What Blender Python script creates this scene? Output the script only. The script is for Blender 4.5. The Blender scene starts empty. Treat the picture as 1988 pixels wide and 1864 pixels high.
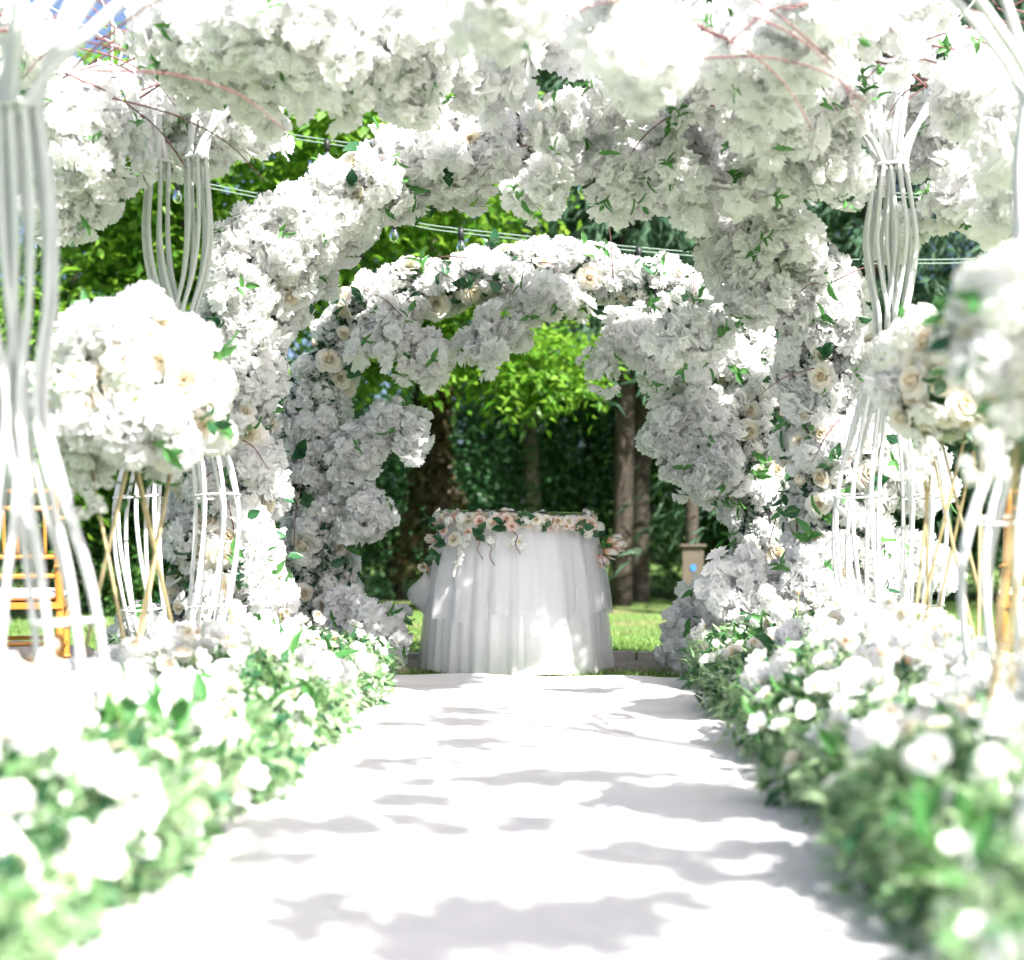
import bpy, math, random
import numpy as np
from mathutils import Vector, Matrix, Quaternion

random.seed(11)
R = np.random.default_rng(11)
rad = math.radians
scene = bpy.context.scene
COL = scene.collection

# ------------------------------------------------------------------ camera
cam_d = bpy.data.cameras.new('camera')
cam = bpy.data.objects.new('camera', cam_d); COL.objects.link(cam)
CAM_H = 0.76
cam.location = (0, 0, CAM_H); cam.rotation_euler = (rad(90), 0, 0)
cam_d.sensor_fit = 'HORIZONTAL'; cam_d.sensor_width = 36
F_PX = 3088.0
cam_d.lens = 36 * F_PX / 1988
cam_d.shift_x = -116 / 1988; cam_d.shift_y = 93 / 1988
cam_d.clip_start = 0.05; cam_d.clip_end = 400
cam_d.dof.use_dof = True; cam_d.dof.focus_distance = 7.85; cam_d.dof.aperture_fstop = 1.4
scene.camera = cam

# ------------------------------------------------------------------ light
SUN = Vector((0.44, -0.54, 0.72)).normalized()
el = math.asin(SUN.z); az = math.atan2(SUN.x, SUN.y)
world = bpy.data.worlds.new('World'); scene.world = world; world.use_nodes = True
wn = world.node_tree.nodes; wl = world.node_tree.links
sky = wn.new('ShaderNodeTexSky'); sky.sky_type = 'NISHITA'; sky.sun_disc = False
sky.sun_elevation = el; sky.sun_rotation = az
sky.air_density = 0.42; sky.dust_density = 3.0; sky.ozone_density = 0.8
bg = wn['Background']; bg.inputs['Strength'].default_value = 0.105
wl.new(sky.outputs[0], bg.inputs['Color'])
sun_d = bpy.data.lights.new('sun', 'SUN'); sun_d.energy = 5.0; sun_d.angle = rad(0.53); sun_d.color = (1, 0.975, 0.94)
sun = bpy.data.objects.new('sun', sun_d); COL.objects.link(sun)
sun.rotation_euler = SUN.to_track_quat('Z', 'Y').to_euler()
vs = scene.view_settings
vs.view_transform = 'Standard'; vs.look = 'None'; vs.gamma = 1; vs.exposure = 1.72
cy = scene.cycles
cy.max_bounces = 6; cy.diffuse_bounces = 6; cy.glossy_bounces = 2; cy.transmission_bounces = 4; cy.transparent_max_bounces = 6
cy.caustics_reflective = False; cy.caustics_refractive = False
cy.use_adaptive_sampling = True; cy.adaptive_threshold = 0.05
cy.use_denoising = True

# ------------------------------------------------------------------ helpers
def at(px, py, d):
    """point of the place seen at picture position (1988 x 1864) at distance d"""
    return Vector(((px - 1110) / F_PX * d, d, CAM_H - (py - 1025) / F_PX * d))

def tag(o, label=None, cat=None, group=None, kind=None):
    if label: o['label'] = label
    if cat: o['category'] = cat
    if group: o['group'] = group
    if kind: o['kind'] = kind
    return o

def empty(name, loc, label=None, cat=None, group=None):
    o = bpy.data.objects.new(name, None); COL.objects.link(o)
    o.location = loc; o.empty_display_size = 0.1
    return tag(o, label, cat, group)

def put(name, me, parent=None, loc=None):
    o = bpy.data.objects.new(name, me); COL.objects.link(o)
    if parent is not None:
        o.parent = parent
    if loc is not None:
        o.location = loc
    return o

def world_loc(o):
    p = Vector((0, 0, 0))
    while o is not None:
        p = p + Vector(o.location); o = o.parent
    return p

def inst(name, me, loc, normal, scale, parent, spin=None):
    """one piece of its own that shares mesh data, its +Z along normal, at a world position"""
    o = bpy.data.objects.new(name, me); COL.objects.link(o)
    o.parent = parent
    q = Vector(normal).to_track_quat('Z', 'Y') @ Quaternion((0, 0, 1), random.uniform(0, 6.283) if spin is None else spin)
    o.rotation_mode = 'QUATERNION'; o.rotation_quaternion = q
    o.location = Vector(loc) - world_loc(parent)
    if not hasattr(scale, '__len__'): scale = (scale,) * 3
    o.scale = scale
    return o

class MB:
    def __init__(s): s.v = []; s.f = []; s.t = []; s.m = []; s.n = 0
    def add(s, v, f, tone=0.0, mat=0):
        v = np.asarray(v, float); s.v.append(v)
        s.t.append(np.broadcast_to(np.asarray(tone, float), (len(v),)))
        for q in f: s.f.append([i + s.n for i in q])
        s.m += [mat] * len(f); s.n += len(v)
        return s
    def box(s, lo, hi, mat=0, bev=0):
        x0, y0, z0 = lo; x1, y1, z1 = hi
        v = [(x0,y0,z0),(x1,y0,z0),(x1,y1,z0),(x0,y1,z0),(x0,y0,z1),(x1,y0,z1),(x1,y1,z1),(x0,y1,z1)]
        f = [(0,3,2,1),(4,5,6,7),(0,1,5,4),(1,2,6,5),(2,3,7,6),(3,0,4,7)]
        return s.add(v, f, 0, mat)
    def grid(s, P, tone=0.0, mat=0, closed=False):
        """P: (rows, cols, 3)"""
        r, c = P.shape[:2]
        f = []
        for i in range(r - 1):
            for j in range(c if closed else c - 1):
                k = (j + 1) % c
                f.append((i*c + j, i*c + k, (i+1)*c + k, (i+1)*c + j))
        t = np.asarray(tone, float)
        if t.ndim == 2: t = t.reshape(-1)
        return s.add(P.reshape(-1, 3), f, t, mat)
    def tube(s, pts, r, n=8, mat=0, smooth=6, tone=0.0, cap=True):
        P = smooth_path(pts, smooth) if smooth else [Vector(p) for p in pts]
        m = len(P)
        rr = [r] * m if not hasattr(r, '__len__') else np.interp(np.linspace(0, 1, m), np.linspace(0, 1, len(r)), r)
        T = (P[1] - P[0]).normalized()
        a = T.orthogonal().normalized()
        V = np.zeros((m, n, 3))
        for i in range(m):
            t = ((P[min(i+1, m-1)] - P[max(i-1, 0)])).normalized()
            a = (a - t * a.dot(t)).normalized(); b = t.cross(a)
            for k in range(n):
                w = 2 * math.pi * k / n
                V[i, k] = P[i] + (a * math.cos(w) + b * math.sin(w)) * rr[i]
        base = s.n
        s.grid(V, tone, mat, closed=True)
        if cap:
            s.f.append([base + k for k in range(n)][::-1]); s.m.append(mat)
            s.f.append([base + (m-1)*n + k for k in range(n)]); s.m.append(mat)
        return s
    def lathe(s, prof, n=24, mat=0, c=(0,0,0)):
        V = np.zeros((len(prof), n, 3))
        for i, (r, z) in enumerate(prof):
            for k in range(n):
                w = 2*math.pi*k/n
                V[i, k] = (c[0] + r*math.cos(w), c[1] + r*math.sin(w), c[2] + z)
        return s.grid(V, 0, mat, closed=True)
    def mesh(s, name, mats, smooth=True):
        me = bpy.data.meshes.new(name)
        me.from_pydata(np.concatenate(s.v).tolist(), [], s.f)
        for m in (mats if isinstance(mats, (list, tuple)) else [mats]): me.materials.append(m)
        me.polygons.foreach_set('material_index', s.m)
        if smooth: me.polygons.foreach_set('use_smooth', [True] * len(me.polygons))
        a = me.attributes.new('tone', 'FLOAT', 'POINT'); a.data.foreach_set('value', np.concatenate(s.t).astype(np.float32))
        me.update()
        return me

def smooth_path(pts, sub):
    P = [Vector(p) for p in pts]
    if len(P) < 3: 
        return [P[0].lerp(P[-1], i / max(sub, 1)) for i in range(sub + 1)] if sub > 1 else P
    out = []
    for i in range(len(P) - 1):
        p0 = P[i-1] if i else P[0] * 2 - P[1]
        p1, p2 = P[i], P[i+1]
        p3 = P[i+2] if i + 2 < len(P) else P[-1] * 2 - P[-2]
        for k in range(sub):
            t = k / sub
            out.append(0.5 * ((2*p1) + (p2-p0)*t + (2*p0-5*p1+4*p2-p3)*t*t + (-p0+3*p1-3*p2+p3)*t**3))
    out.append(P[-1])
    return out

def quad_mesh(name, V, mat, smooth=False):
    """V: (N,4,3) separate quads"""
    N = len(V)
    me = bpy.data.meshes.new(name)
    me.vertices.add(N*4); me.loops.add(N*4); me.polygons.add(N)
    me.vertices.foreach_set('co', V.astype(np.float32).reshape(-1))
    me.loops.foreach_set('vertex_index', np.arange(N*4, dtype=np.int32))
    me.polygons.foreach_set('loop_start', np.arange(0, N*4, 4, dtype=np.int32))
    me.materials.append(mat); me.update(calc_edges=True); me.validate()
    return me

def unit(a): return a / np.maximum(np.linalg.norm(a, axis=-1, keepdims=True), 1e-9)

def leaf_quads(P, D, L, W, droop=0.15):
    """pointed leaves: base, side, tip, side"""
    N = len(P); D = unit(D)
    S = unit(np.cross(D, R.normal(size=(N, 3)) * 0.6 + np.array([0, 0, 1.0])))
    U = unit(np.cross(S, D))
    L = np.broadcast_to(np.asarray(L, float), (N,))[:, None]; W = np.broadcast_to(np.asarray(W, float), (N,))[:, None]
    mid = P + D * L * 0.45
    V = np.zeros((N, 4, 3))
    V[:, 0] = P; V[:, 1] = mid + S * W * .5 + U * L * .08; V[:, 3] = mid - S * W * .5 + U * L * .08
    V[:, 2] = P + D * L - U * L * droop
    return V

# ------------------------------------------------------------------ materials
def mat_new(name):
    m = bpy.data.materials.new(name); m.use_nodes = True
    nt = m.node_tree; nt.nodes.clear()
    out = nt.nodes.new('ShaderNodeOutputMaterial')
    return m, nt, out

def rgb(c): return (c[0], c[1], c[2], 1)

def mixrgb(nt, fac, a, b):
    n = nt.nodes.new('ShaderNodeMix'); n.data_type = 'RGBA'
    for sock, v in ((n.inputs['Factor'], fac), (n.inputs['A'], a), (n.inputs['B'], b)):
        if hasattr(v, 'is_linked') or hasattr(v, 'links'): nt.links.new(v, sock)
        elif isinstance(v, tuple): sock.default_value = rgb(v)
        else: sock.default_value = v
    return n.outputs['Result']

def noise(nt, scale, detail=3, coord='Object', rough=0.5):
    tc = nt.nodes.new('ShaderNodeTexCoord'); n = nt.nodes.new('ShaderNodeTexNoise')
    n.inputs['Scale'].default_value = scale; n.inputs['Detail'].default_value = detail; n.inputs['Roughness'].default_value = rough
    nt.links.new(tc.outputs[coord], n.inputs['Vector'])
    return n.outputs['Fac']

def ramp(nt, fac, lo, hi):
    n = nt.nodes.new('ShaderNodeMapRange'); n.inputs['From Min'].default_value = lo; n.inputs['From Max'].default_value = hi
    nt.links.new(fac, n.inputs['Value']); return n.outputs['Result']

def petal(name, core, rim, trans=0.35, vary=None):
    m, nt, out = mat_new(name)
    at_ = nt.nodes.new('ShaderNodeAttribute'); at_.attribute_name = 'tone'
    c = mixrgb(nt, at_.outputs['Fac'], core, rim)
    if vary:
        oi = nt.nodes.new('ShaderNodeObjectInfo')
        f = ramp(nt, oi.outputs['Random'], 0.45, 1.0)
        c = mixrgb(nt, f, c, mixrgb(nt, at_.outputs['Fac'], vary[0], vary[1]))
    d = nt.nodes.new('ShaderNodeBsdfDiffuse'); t = nt.nodes.new('ShaderNodeBsdfTranslucent')
    nt.links.new(c, d.inputs['Color']); nt.links.new(c, t.inputs['Color'])
    mx = nt.nodes.new('ShaderNodeMixShader'); mx.inputs[0].default_value = trans
    nt.links.new(d.outputs[0], mx.inputs[1]); nt.links.new(t.outputs[0], mx.inputs[2])
    nt.links.new(mx.outputs[0], out.inputs['Surface'])
    return m

def foliage(name, a, b, trans=0.4, rough=0.5, spec=0.3, tip=None):
    """leaf colour picked leaf by leaf"""
    m, nt, out = mat_new(name)
    g = nt.nodes.new('ShaderNodeNewGeometry')
    c = mixrgb(nt, g.outputs['Random Per Island'], a, b)
    p = nt.nodes.new('ShaderNodeBsdfPrincipled'); p.inputs['Roughness'].default_value = rough
    p.inputs['Specular IOR Level'].default_value = spec
    nt.links.new(c, p.inputs['Base Color'])
    t = nt.nodes.new('ShaderNodeBsdfTranslucent')
    hs = nt.nodes.new('ShaderNodeHueSaturation'); hs.inputs['Value'].default_value = 1.5; hs.inputs['Hue'].default_value = 0.485
    nt.links.new(c, hs.inputs['Color']); nt.links.new(hs.outputs[0], t.inputs['Color'])
    mx = nt.nodes.new('ShaderNodeMixShader'); mx.inputs[0].default_value = trans
    nt.links.new(p.outputs[0], mx.inputs[1]); nt.links.new(t.outputs[0], mx.inputs[2])
    nt.links.new(mx.outputs[0], out.inputs['Surface'])
    return m

def solid(name, a, b=None, scale=20, rough=0.6, metal=0.0, bump=0.0, bscale=None, detail=4, coord='Object', spec=0.5):
    m, nt, out = mat_new(name)
    p = nt.nodes.new('ShaderNodeBsdfPrincipled'); p.inputs['Roughness'].default_value = rough; p.inputs['Metallic'].default_value = metal
    p.inputs['Specular IOR Level'].default_value = spec
    n = noise(nt, scale, detail, coord)
    if b: nt.links.new(mixrgb(nt, ramp(nt, n, .3, .7), a, b), p.inputs['Base Color'])
    else: p.inputs['Base Color'].default_value = rgb(a)
    if bump:
        bm = nt.nodes.new('ShaderNodeBump'); bm.inputs['Strength'].default_value = bump; bm.inputs['Distance'].default_value = 0.01
        nt.links.new(noise(nt, bscale or scale*3, 4, coord), bm.inputs['Height']); nt.links.new(bm.outputs[0], p.inputs['Normal'])
    nt.links.new(p.outputs[0], out.inputs['Surface'])
    return m

M = {}
M['ruffle'] = petal('ruffle_petal', (.915,.915,.875), (.935,.932,.93), .5)
M['rose'] = petal('rose_petal', (.89,.81,.62), (.905,.89,.86), .4, ((.89,.77,.57), (.905,.875,.81)))
M['blush'] = petal('blush_petal', (.86,.56,.40), (.88,.77,.72), .3, ((.86,.64,.46), (.88,.80,.72)))
M['hydra'] = petal('small_floret', (.84,.86,.70), (.905,.905,.895), .45)
M['daisy'] = petal('daisy_petal', (.80,.68,.22), (.89,.89,.87), .4)
M['tulip'] = petal('tulip_petal', (.80,.36,.07), (.86,.82,.78), .3)
M['leaf_dark'] = foliage('rose_leaf', (.018,.085,.04), (.05,.15,.05), .22, .35, .5)
M['leaf_fresh'] = foliage('sprig_leaf', (.05,.19,.05), (.13,.30,.08), .35, .45, .4)
M['border_leaf'] = foliage('border_leaf', (.13,.29,.11), (.41,.53,.32), .45, .5, .4)
M['stem'] = solid('green_stem', (.16,.28,.06), (.24,.33,.10), 30)
M['white_metal'] = solid('white_painted_metal', (.54,.555,.55), (.62,.63,.625), 9, .38, 0, .08, 60)
M['gold'] = solid('brass_rod', (.44,.35,.18), (.54,.44,.25), 12, .4, .5)
M['twig'] = solid('purple_brown_twig', (.13,.05,.06), (.22,.09,.08), 60, .55, 0, .3)
M['bark'] = solid('bark', (.025,.020,.015), (.06,.047,.033), 9, .9, 0, 1.0, 25)
M['bark_pale'] = solid('pale_bark', (.13,.11,.085), (.25,.22,.18), 6, .9, 0, .8, 22)
M['ivy_brown'] = foliage('dry_ivy_leaf', (.045,.032,.014), (.085,.075,.03), .25)
M['wood'] = solid('honey_wood', (.42,.17,.025), (.52,.23,.045), 6, .3, 0, .05, 40)
M['cushion'] = solid('cushion_cloth', (.78,.74,.74), (.84,.80,.80), 4, .8, 0, .15, 200)
M['stone'] = solid('path_stone', (.36,.29,.24), (.50,.42,.36), 5, .9, 0, .5, 60)
M['kerb'] = solid('kerb_stone', (.40,.37,.32), (.54,.50,.45), 8, .9, 0, .5, 70)
M['rock'] = solid('boulder_stone', (.36,.30,.25), (.58,.50,.44), 7, .9, 0, 1.0, 18)
M['black'] = solid('black_plastic', (.015,.017,.016), None, 5, .5)
M['wire'] = solid('pale_cable', (.14,.20,.16), (.20,.27,.22), 10, .5)
M['box'] = solid('box_wood', (.075,.06,.042), (.10,.08,.055), 9, .8)
M['blue'] = solid('blue_paint', (.02,.16,.45), None, 5, .6)
M['far'] = foliage('far_leaf', (.04,.11,.035), (.10,.21,.06), .4)
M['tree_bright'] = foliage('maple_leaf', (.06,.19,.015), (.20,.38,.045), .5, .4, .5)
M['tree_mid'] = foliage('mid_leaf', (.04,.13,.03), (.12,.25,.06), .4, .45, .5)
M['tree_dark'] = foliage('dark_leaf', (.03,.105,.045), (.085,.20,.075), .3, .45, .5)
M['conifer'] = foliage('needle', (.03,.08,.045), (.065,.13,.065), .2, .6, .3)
M['grass'] = foliage('grass_blade', (.10,.21,.05), (.22,.33,.09), .3, .5, .3)

m, nt, out = mat_new('ground_turf')
p = nt.nodes.new('ShaderNodeBsdfPrincipled'); p.inputs['Roughness'].default_value = .95; p.inputs['Specular IOR Level'].default_value = .15
c1 = mixrgb(nt, ramp(nt, noise(nt, 60, 5), .3, .7), (.065,.13,.035), (.15,.23,.065))
c2 = mixrgb(nt, ramp(nt, noise(nt, 1.1, 3), .52, .72), c1, (.20,.17,.09))
nt.links.new(c2, p.inputs['Base Color'])
bm = nt.nodes.new('ShaderNodeBump'); bm.inputs['Strength'].default_value = .8; nt.links.new(noise(nt, 90, 4), bm.inputs['Height']); nt.links.new(bm.outputs[0], p.inputs['Normal'])
nt.links.new(p.outputs[0], out.inputs['Surface']); M['turf'] = m

m, nt, out = mat_new('runner_felt')
p = nt.nodes.new('ShaderNodeBsdfPrincipled'); p.inputs['Roughness'].default_value = .95; p.inputs['Specular IOR Level'].default_value = .1
nt.links.new(mixrgb(nt, ramp(nt, noise(nt, 7, 5), .3, .75), (.64,.63,.622), (.58,.572,.562)), p.inputs['Base Color'])
bm = nt.nodes.new('ShaderNodeBump'); bm.inputs['Strength'].default_value = .25; bm.inputs['Distance'].default_value = .004
nt.links.new(noise(nt, 250, 3), bm.inputs['Height']); nt.links.new(bm.outputs[0], p.inputs['Normal'])
nt.links.new(p.outputs[0], out.inputs['Surface']); M['runner'] = m

def tulle(name, clear, thin=.4):
    m, nt, out = mat_new(name)
    d = nt.nodes.new('ShaderNodeBsdfDiffuse'); t = nt.nodes.new('ShaderNodeBsdfTranslucent'); tr = nt.nodes.new('ShaderNodeBsdfTransparent')
    for n in (d, t): n.inputs['Color'].default_value = (.90,.895,.905,1)
    a = nt.nodes.new('ShaderNodeMixShader'); a.inputs[0].default_value = thin
    nt.links.new(d.outputs[0], a.inputs[1]); nt.links.new(t.outputs[0], a.inputs[2])
    b = nt.nodes.new('ShaderNodeMixShader')
    b.inputs[0].default_value = clear * .7
    nt.links.new(a.outputs[0], b.inputs[1]); nt.links.new(tr.outputs[0], b.inputs[2]); nt.links.new(b.outputs[0], out.inputs['Surface'])
    return m
M['tulle'] = tulle('tulle', .68); M['fine_tulle'] = tulle('fine_tulle', .8); M['satin'] = tulle('white_underskirt', 0.0, .12)
m, nt, out = mat_new('glass')
p = nt.nodes.new('ShaderNodeBsdfPrincipled'); p.inputs['Roughness'].default_value = .02; p.inputs['Transmission Weight'].default_value = 1; p.inputs['Base Color'].default_value = (.78,.93,.88,1); p.inputs['IOR'].default_value = 1.5
nt.links.new(p.outputs[0], out.inputs['Surface']); M['glass'] = m

# ------------------------------------------------------------------ flower pieces (unit size, +Z out)
def ruffle_floret(mb, c, axis, r, n=13):
    axis = Vector(axis).normalized(); a = axis.orthogonal().normalized(); b = axis.cross(a)
    cols = 6
    for i in range(n):
        f = (i + .5) / n; phi = i * 2.399 + random.uniform(-.3, .3)
        tilt = rad(8 + 92 * f + random.uniform(-10, 10))
        rd = a * math.cos(phi) + b * math.sin(phi)
        d = rd * math.sin(tilt) + axis * math.cos(tilt); s = axis.cross(rd); up = s.cross(d)
        L = r * (.72 + .34 * f) * random.uniform(.88, 1.12); W = L * random.uniform(.52, .7)
        P = np.zeros((3, cols, 3)); T = np.zeros((3, cols)); ph = random.uniform(0, 6)
        for j, v in enumerate((.12, .62, 1.0)):
            for k in range(cols):
                u = -1 + 2 * k / (cols - 1)
                jag = (1 + (.10 if k % 2 else -.07) + random.uniform(-.05, .05) - .16 * u * u) if j == 2 else 1 - .1 * u * u
                wv = (.07 * math.sin(u * 6 + ph) + random.uniform(-.05, .05)) * v
                q = Vector(c) + d * (L * v * jag) + s * (u * W * v ** .6) + up * (L * (wv + .16 * u * u * v - .14 * v * v))
                P[j, k] = q; T[j, k] = min(1, .25 + .9 * v)
        mb.grid(P, T)

def ruffle_cluster(seed, k=9, spread=.62, full=False):
    random.seed(seed); mb = MB()
    for i in range(k):
        z = 1 - (i + .5) / k * (1.7 if full else 1.0); w = i * 2.399 + random.uniform(-.2, .2); q = math.sqrt(max(0, 1 - z*z))
        ax = Vector((q * math.cos(w), q * math.sin(w), z + random.uniform(-.1, .1))).normalized()
        ruffle_floret(mb, ax * spread * random.uniform(.5, 1.3), ax, random.uniform(.48, .66), 9)
    return mb.mesh('blossom_cluster', M['ruffle'])

def blossom_spray(seed, k=11):
    """a flat, uneven spray of ruffled florets on a short branch"""
    random.seed(seed); mb = MB(); got = []
    t = 0
    while len(got) < k and t < 400:
        t += 1
        x = random.uniform(-1.0, 1.0); y = random.gauss(0, .38); z = random.gauss(0, .26) - .22 * x * x
        p = Vector((x, y, z))
        if any((p - g).length < .36 for g in got): continue
        got.append(p); ax = (Vector((x * .5, y * 1.1, .55 + z * .9)) + Vector((random.gauss(0, .35), random.gauss(0, .35), random.gauss(0, .35)))).normalized()
        ruffle_floret(mb, p, ax, random.uniform(.36, .58), 10)
    return mb.mesh('blossom_spray', M['ruffle'])

def rose_into(mb, n=22, opening=1.0):
    for i in range(n):
        f = i / (n - 1); phi0 = i * 2.399 + random.uniform(-.2, .2)
        a0 = rad((6 + 66 * f ** 1.25) * opening + random.uniform(-4, 4)); L = .62 + .42 * f; w = (1.25 - .55 * f)
        P = np.zeros((5, 5, 3)); T = np.zeros((5, 5))
        for k in range(5):
            u = -1 + k * .5; r, z = .05 + .10 * f, -.28 - .12 * f + .1 * (1 - f)
            for j in range(5):
                v = j / 4
                if j:
                    a = a0 * (.35 + .95 * v) - rad(14) * (1 - f) * math.sin(math.pi * v) + (rad(28) * f if j == 4 else 0)
                    dl = L / 4 * (1 - .16 * u * u * v); r += math.sin(a) * dl; z += math.cos(a) * dl * (1 - .35 * f)
                rr = r + .16 * math.sin(math.pi * min(v, .8)) * (1 - f * .6)
                ang = phi0 + u * w * (.45 + .55 * math.sin(math.pi * (.12 + .62 * v)))
                wob = 1 + .03 * math.sin(u * 5 + i)
                P[j, k] = (rr * wob * math.cos(ang), rr * wob * math.sin(ang), z - .05 * u * u * v * f)
                T[j, k] = min(1, (.12 + f * .95) * (.45 + .6 * v))
        mb.grid(P, T)

def rose(seed, n=22, opening=1.0, mat='rose'):
    random.seed(seed); mb = MB(); rose_into(mb, n, opening); return mb.mesh('rose', M[mat])

def hydrangea(seed, k=30):
    random.seed(seed); mb = MB()
    for i in range(k):
        z = 1 - (i + .5) / k * 1.15; w = i * 2.399; q = math.sqrt(max(0, 1 - z*z))
        ax = (Vector((q * math.cos(w), q * math.sin(w), z)) + Vector((random.uniform(-.2, .2), random.uniform(-.2, .2), 0))).normalized()
        c = ax * random.uniform(.68, .9); a = ax.orthogonal().normalized(); b = ax.cross(a); ph = random.uniform(0, 6)
        for j in range(4):
            g = ph + j * 1.5708 + random.uniform(-.15, .15); d = a * math.cos(g) + b * math.sin(g); s = ax.cross(d)
            l = random.uniform(.24, .32)
            P = np.zeros((3, 3, 3)); T = np.zeros((3, 3))
            for r_, v in enumerate((.05, .55, 1.0)):
                for k2, u in enumerate((-1, 0, 1)):
                    P[r_, k2] = c + d * l * v * (1 - .14 * abs(u)) + s * (l * .55 * u * math.sin(math.pi * (.15 + .6 * v))) + ax * (.05 * u * u + .08 * v - .12 * v * v + random.uniform(-.015, .015))
                    T[r_, k2] = min(1, v * 1.7)
            mb.grid(P, T)
    return mb.mesh('hydrangea_head', M['hydra'])

def daisy(seed, n=8):
    random.seed(seed); mb = MB()
    for lay in range(2):
        for i in range(n):
            g = i * 6.283 / n + lay * .4 + random.uniform(-.1, .1); L = 1 - .22 * lay; t = rad(66 - 24 * lay + random.uniform(-10, 10))
            d = Vector((math.cos(g) * math.sin(t), math.sin(g) * math.sin(t), math.cos(t))); s = Vector((-math.sin(g), math.cos(g), 0)); up = d.cross(s)
            P = np.zeros((4, 3, 3)); T = np.zeros((4, 3))
            for j, v in enumerate((.1, .45, .8, 1.0)):
                for k, u in enumerate((-1, 0, 1)):
                    P[j, k] = d * L * v * (1 - .08 * abs(u)) + s * u * L * .36 * math.sin(math.pi * (.12 + .72 * v)) - up * (.12 * u * u) - up * (-.15 * v * v); T[j, k] = min(1, v * 2.6)
            mb.grid(P, T)
    V = [(0, 0, .16)] + [(.16 * math.cos(k * .785), .16 * math.sin(k * .785), .08) for k in range(8)]
    mb.add(V, [(0, k + 1, (k + 1) % 8 + 1) for k in range(8)], 0)
    return mb.mesh('daisy', M['daisy'])

def bud(seed, mat='tulip'):
    random.seed(seed); mb = MB()
    for i in range(6):
        g = i * 1.047 * 2 + (i // 3) * .5; P = np.zeros((5, 3, 3)); T = np.zeros((5, 3))
        for j, v in enumerate((0, .3, .6, .85, 1.0)):
            r = .30 * math.sin(math.pi * (.06 + .72 * v)) + .04 * (i // 3) + .1 * v * v
            for k, u in enumerate((-1, 0, 1)):
                a = g + u * (.95 - .7 * v * v); P[j, k] = (r * math.cos(a), r * math.sin(a), v * (1 - .05 * abs(u))); T[j, k] = min(1, v * 1.3)
        mb.grid(P, T)
    return mb.mesh('tulip_head', M[mat])

def sprig(seed, n=5, mat='leaf_dark', wide=.5, curl=.2):
    random.seed(seed); mb = MB()
    pts = [(0, 0, -.3), (.06, .03, .15), (.16, .02, .55)]
    mb.tube(pts, [.02, .012], 4, 1, 3)
    for i in range(n):
        t = .2 + .8 * i / max(1, n - 1); base = Vector(pts[0]).lerp(Vector(pts[2]), t); g = i * 2.6 + random.uniform(-.4, .4)
        e = random.uniform(.35, 1.25) if i < n - 1 else .2
        d = Vector((math.cos(g) * math.sin(e), math.sin(g) * math.sin(e), math.cos(e))); s = d.cross(Vector((0, 0, 1)) + Vector((random.uniform(-.3, .3),) * 3)).normalized(); up = s.cross(d)
        L = random.uniform(.6, .95); P = np.zeros((5, 3, 3))
        for j, v in enumerate((0, .25, .55, .82, 1)):
            for k, u in enumerate((-1, 0, 1)):
                P[j, k] = base + d * L * v + s * u * L * wide * .5 * math.sin(math.pi * min(1, (.04 + .93 * v ** .8))) + up * L * (.12 * abs(u) - curl * v * v)
        mb.grid(P, 0)
    return mb.mesh('leaf_sprig', [M[mat], M['stem']])

RUF = [ruffle_cluster(100 + i, 9) for i in range(4)]
RUFB = [ruffle_cluster(120 + i, 13, .66, True) for i in range(4)]
SPRAY = [blossom_spray(140 + i, 9 + i) for i in range(6)]
ROSE = [rose(200, 22, 1.0), rose(201, 20, .86), rose(202, 24, 1.12), rose(203, 14, .5), rose(204, 26, 1.2), rose(205, 18, .7), rose(206, 22, .95)]
BLUSH = [rose(220, 22, 1.0, 'blush'), rose(221, 18, .8, 'blush')]
HYD = [hydrangea(300 + i) for i in range(3)]
DAISY = [daisy(320 + i) for i in range(2)]
TULIP = [bud(340), bud(341)]
SPRIG = [sprig(400 + i, 2 + i % 3, 'leaf_dark', .72, .25) for i in range(4)]
SPRIGF = [sprig(420 + i, 3 + i % 3, 'leaf_fresh', .42, .35) for i in range(4)]
random.seed(5)

def jn(n, a):
    return (Vector(n).normalized() + Vector((random.gauss(0, a), random.gauss(0, a), random.gauss(0, a)))).normalized()

# ------------------------------------------------------------------ ground
mb = MB(); n = 60
xs = np.linspace(-70, 70, n); ys = np.concatenate([np.linspace(-20, 20, 40), np.linspace(24, 160, 20)])
P = np.zeros((n, n, 3))
for i, y in enumerate(ys):
    for j, x in enumerate(xs):
        P[i, j] = (x, y, -.012 + (.0 if y < 10 else .012 * (y - 10) * .6))
mb.grid(P); ground = put('lawn', mb.mesh('lawn', M['turf'])); tag(ground, 'green mown lawn under the ceremony', kind='structure')

# paved path crossing behind the table with a kerb on its far side
path = empty('path', (0, 8.8, 0)); tag(path, 'pinkish paved path crossing behind the table', kind='structure')
mb = MB(); mb.box((-.5, -.3, -.05), (.5, .3, .006)); slab = mb.mesh('slab', M['stone'], False)
mb = MB(); mb.box((-.5, -.05, -.05), (.5, .05, .045)); kerbm = mb.mesh('kerb_stone', M['kerb'], False)
for i in range(14):
    x = -6.5 + i * 1.0
    o = put('paving_slab', slab, path, (x, -.02 + random.uniform(-.01, .01), random.uniform(-.004, .003))); o.scale = (.988, 1.0, 1)
    o = put('kerb_stone', kerbm, path, (x + .37, .34 + random.uniform(-.006, .006), random.uniform(-.006, .006))); o.scale = (.985, 1, 1)
    o.rotation_euler.z = random.uniform(-.006, .006)

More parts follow.
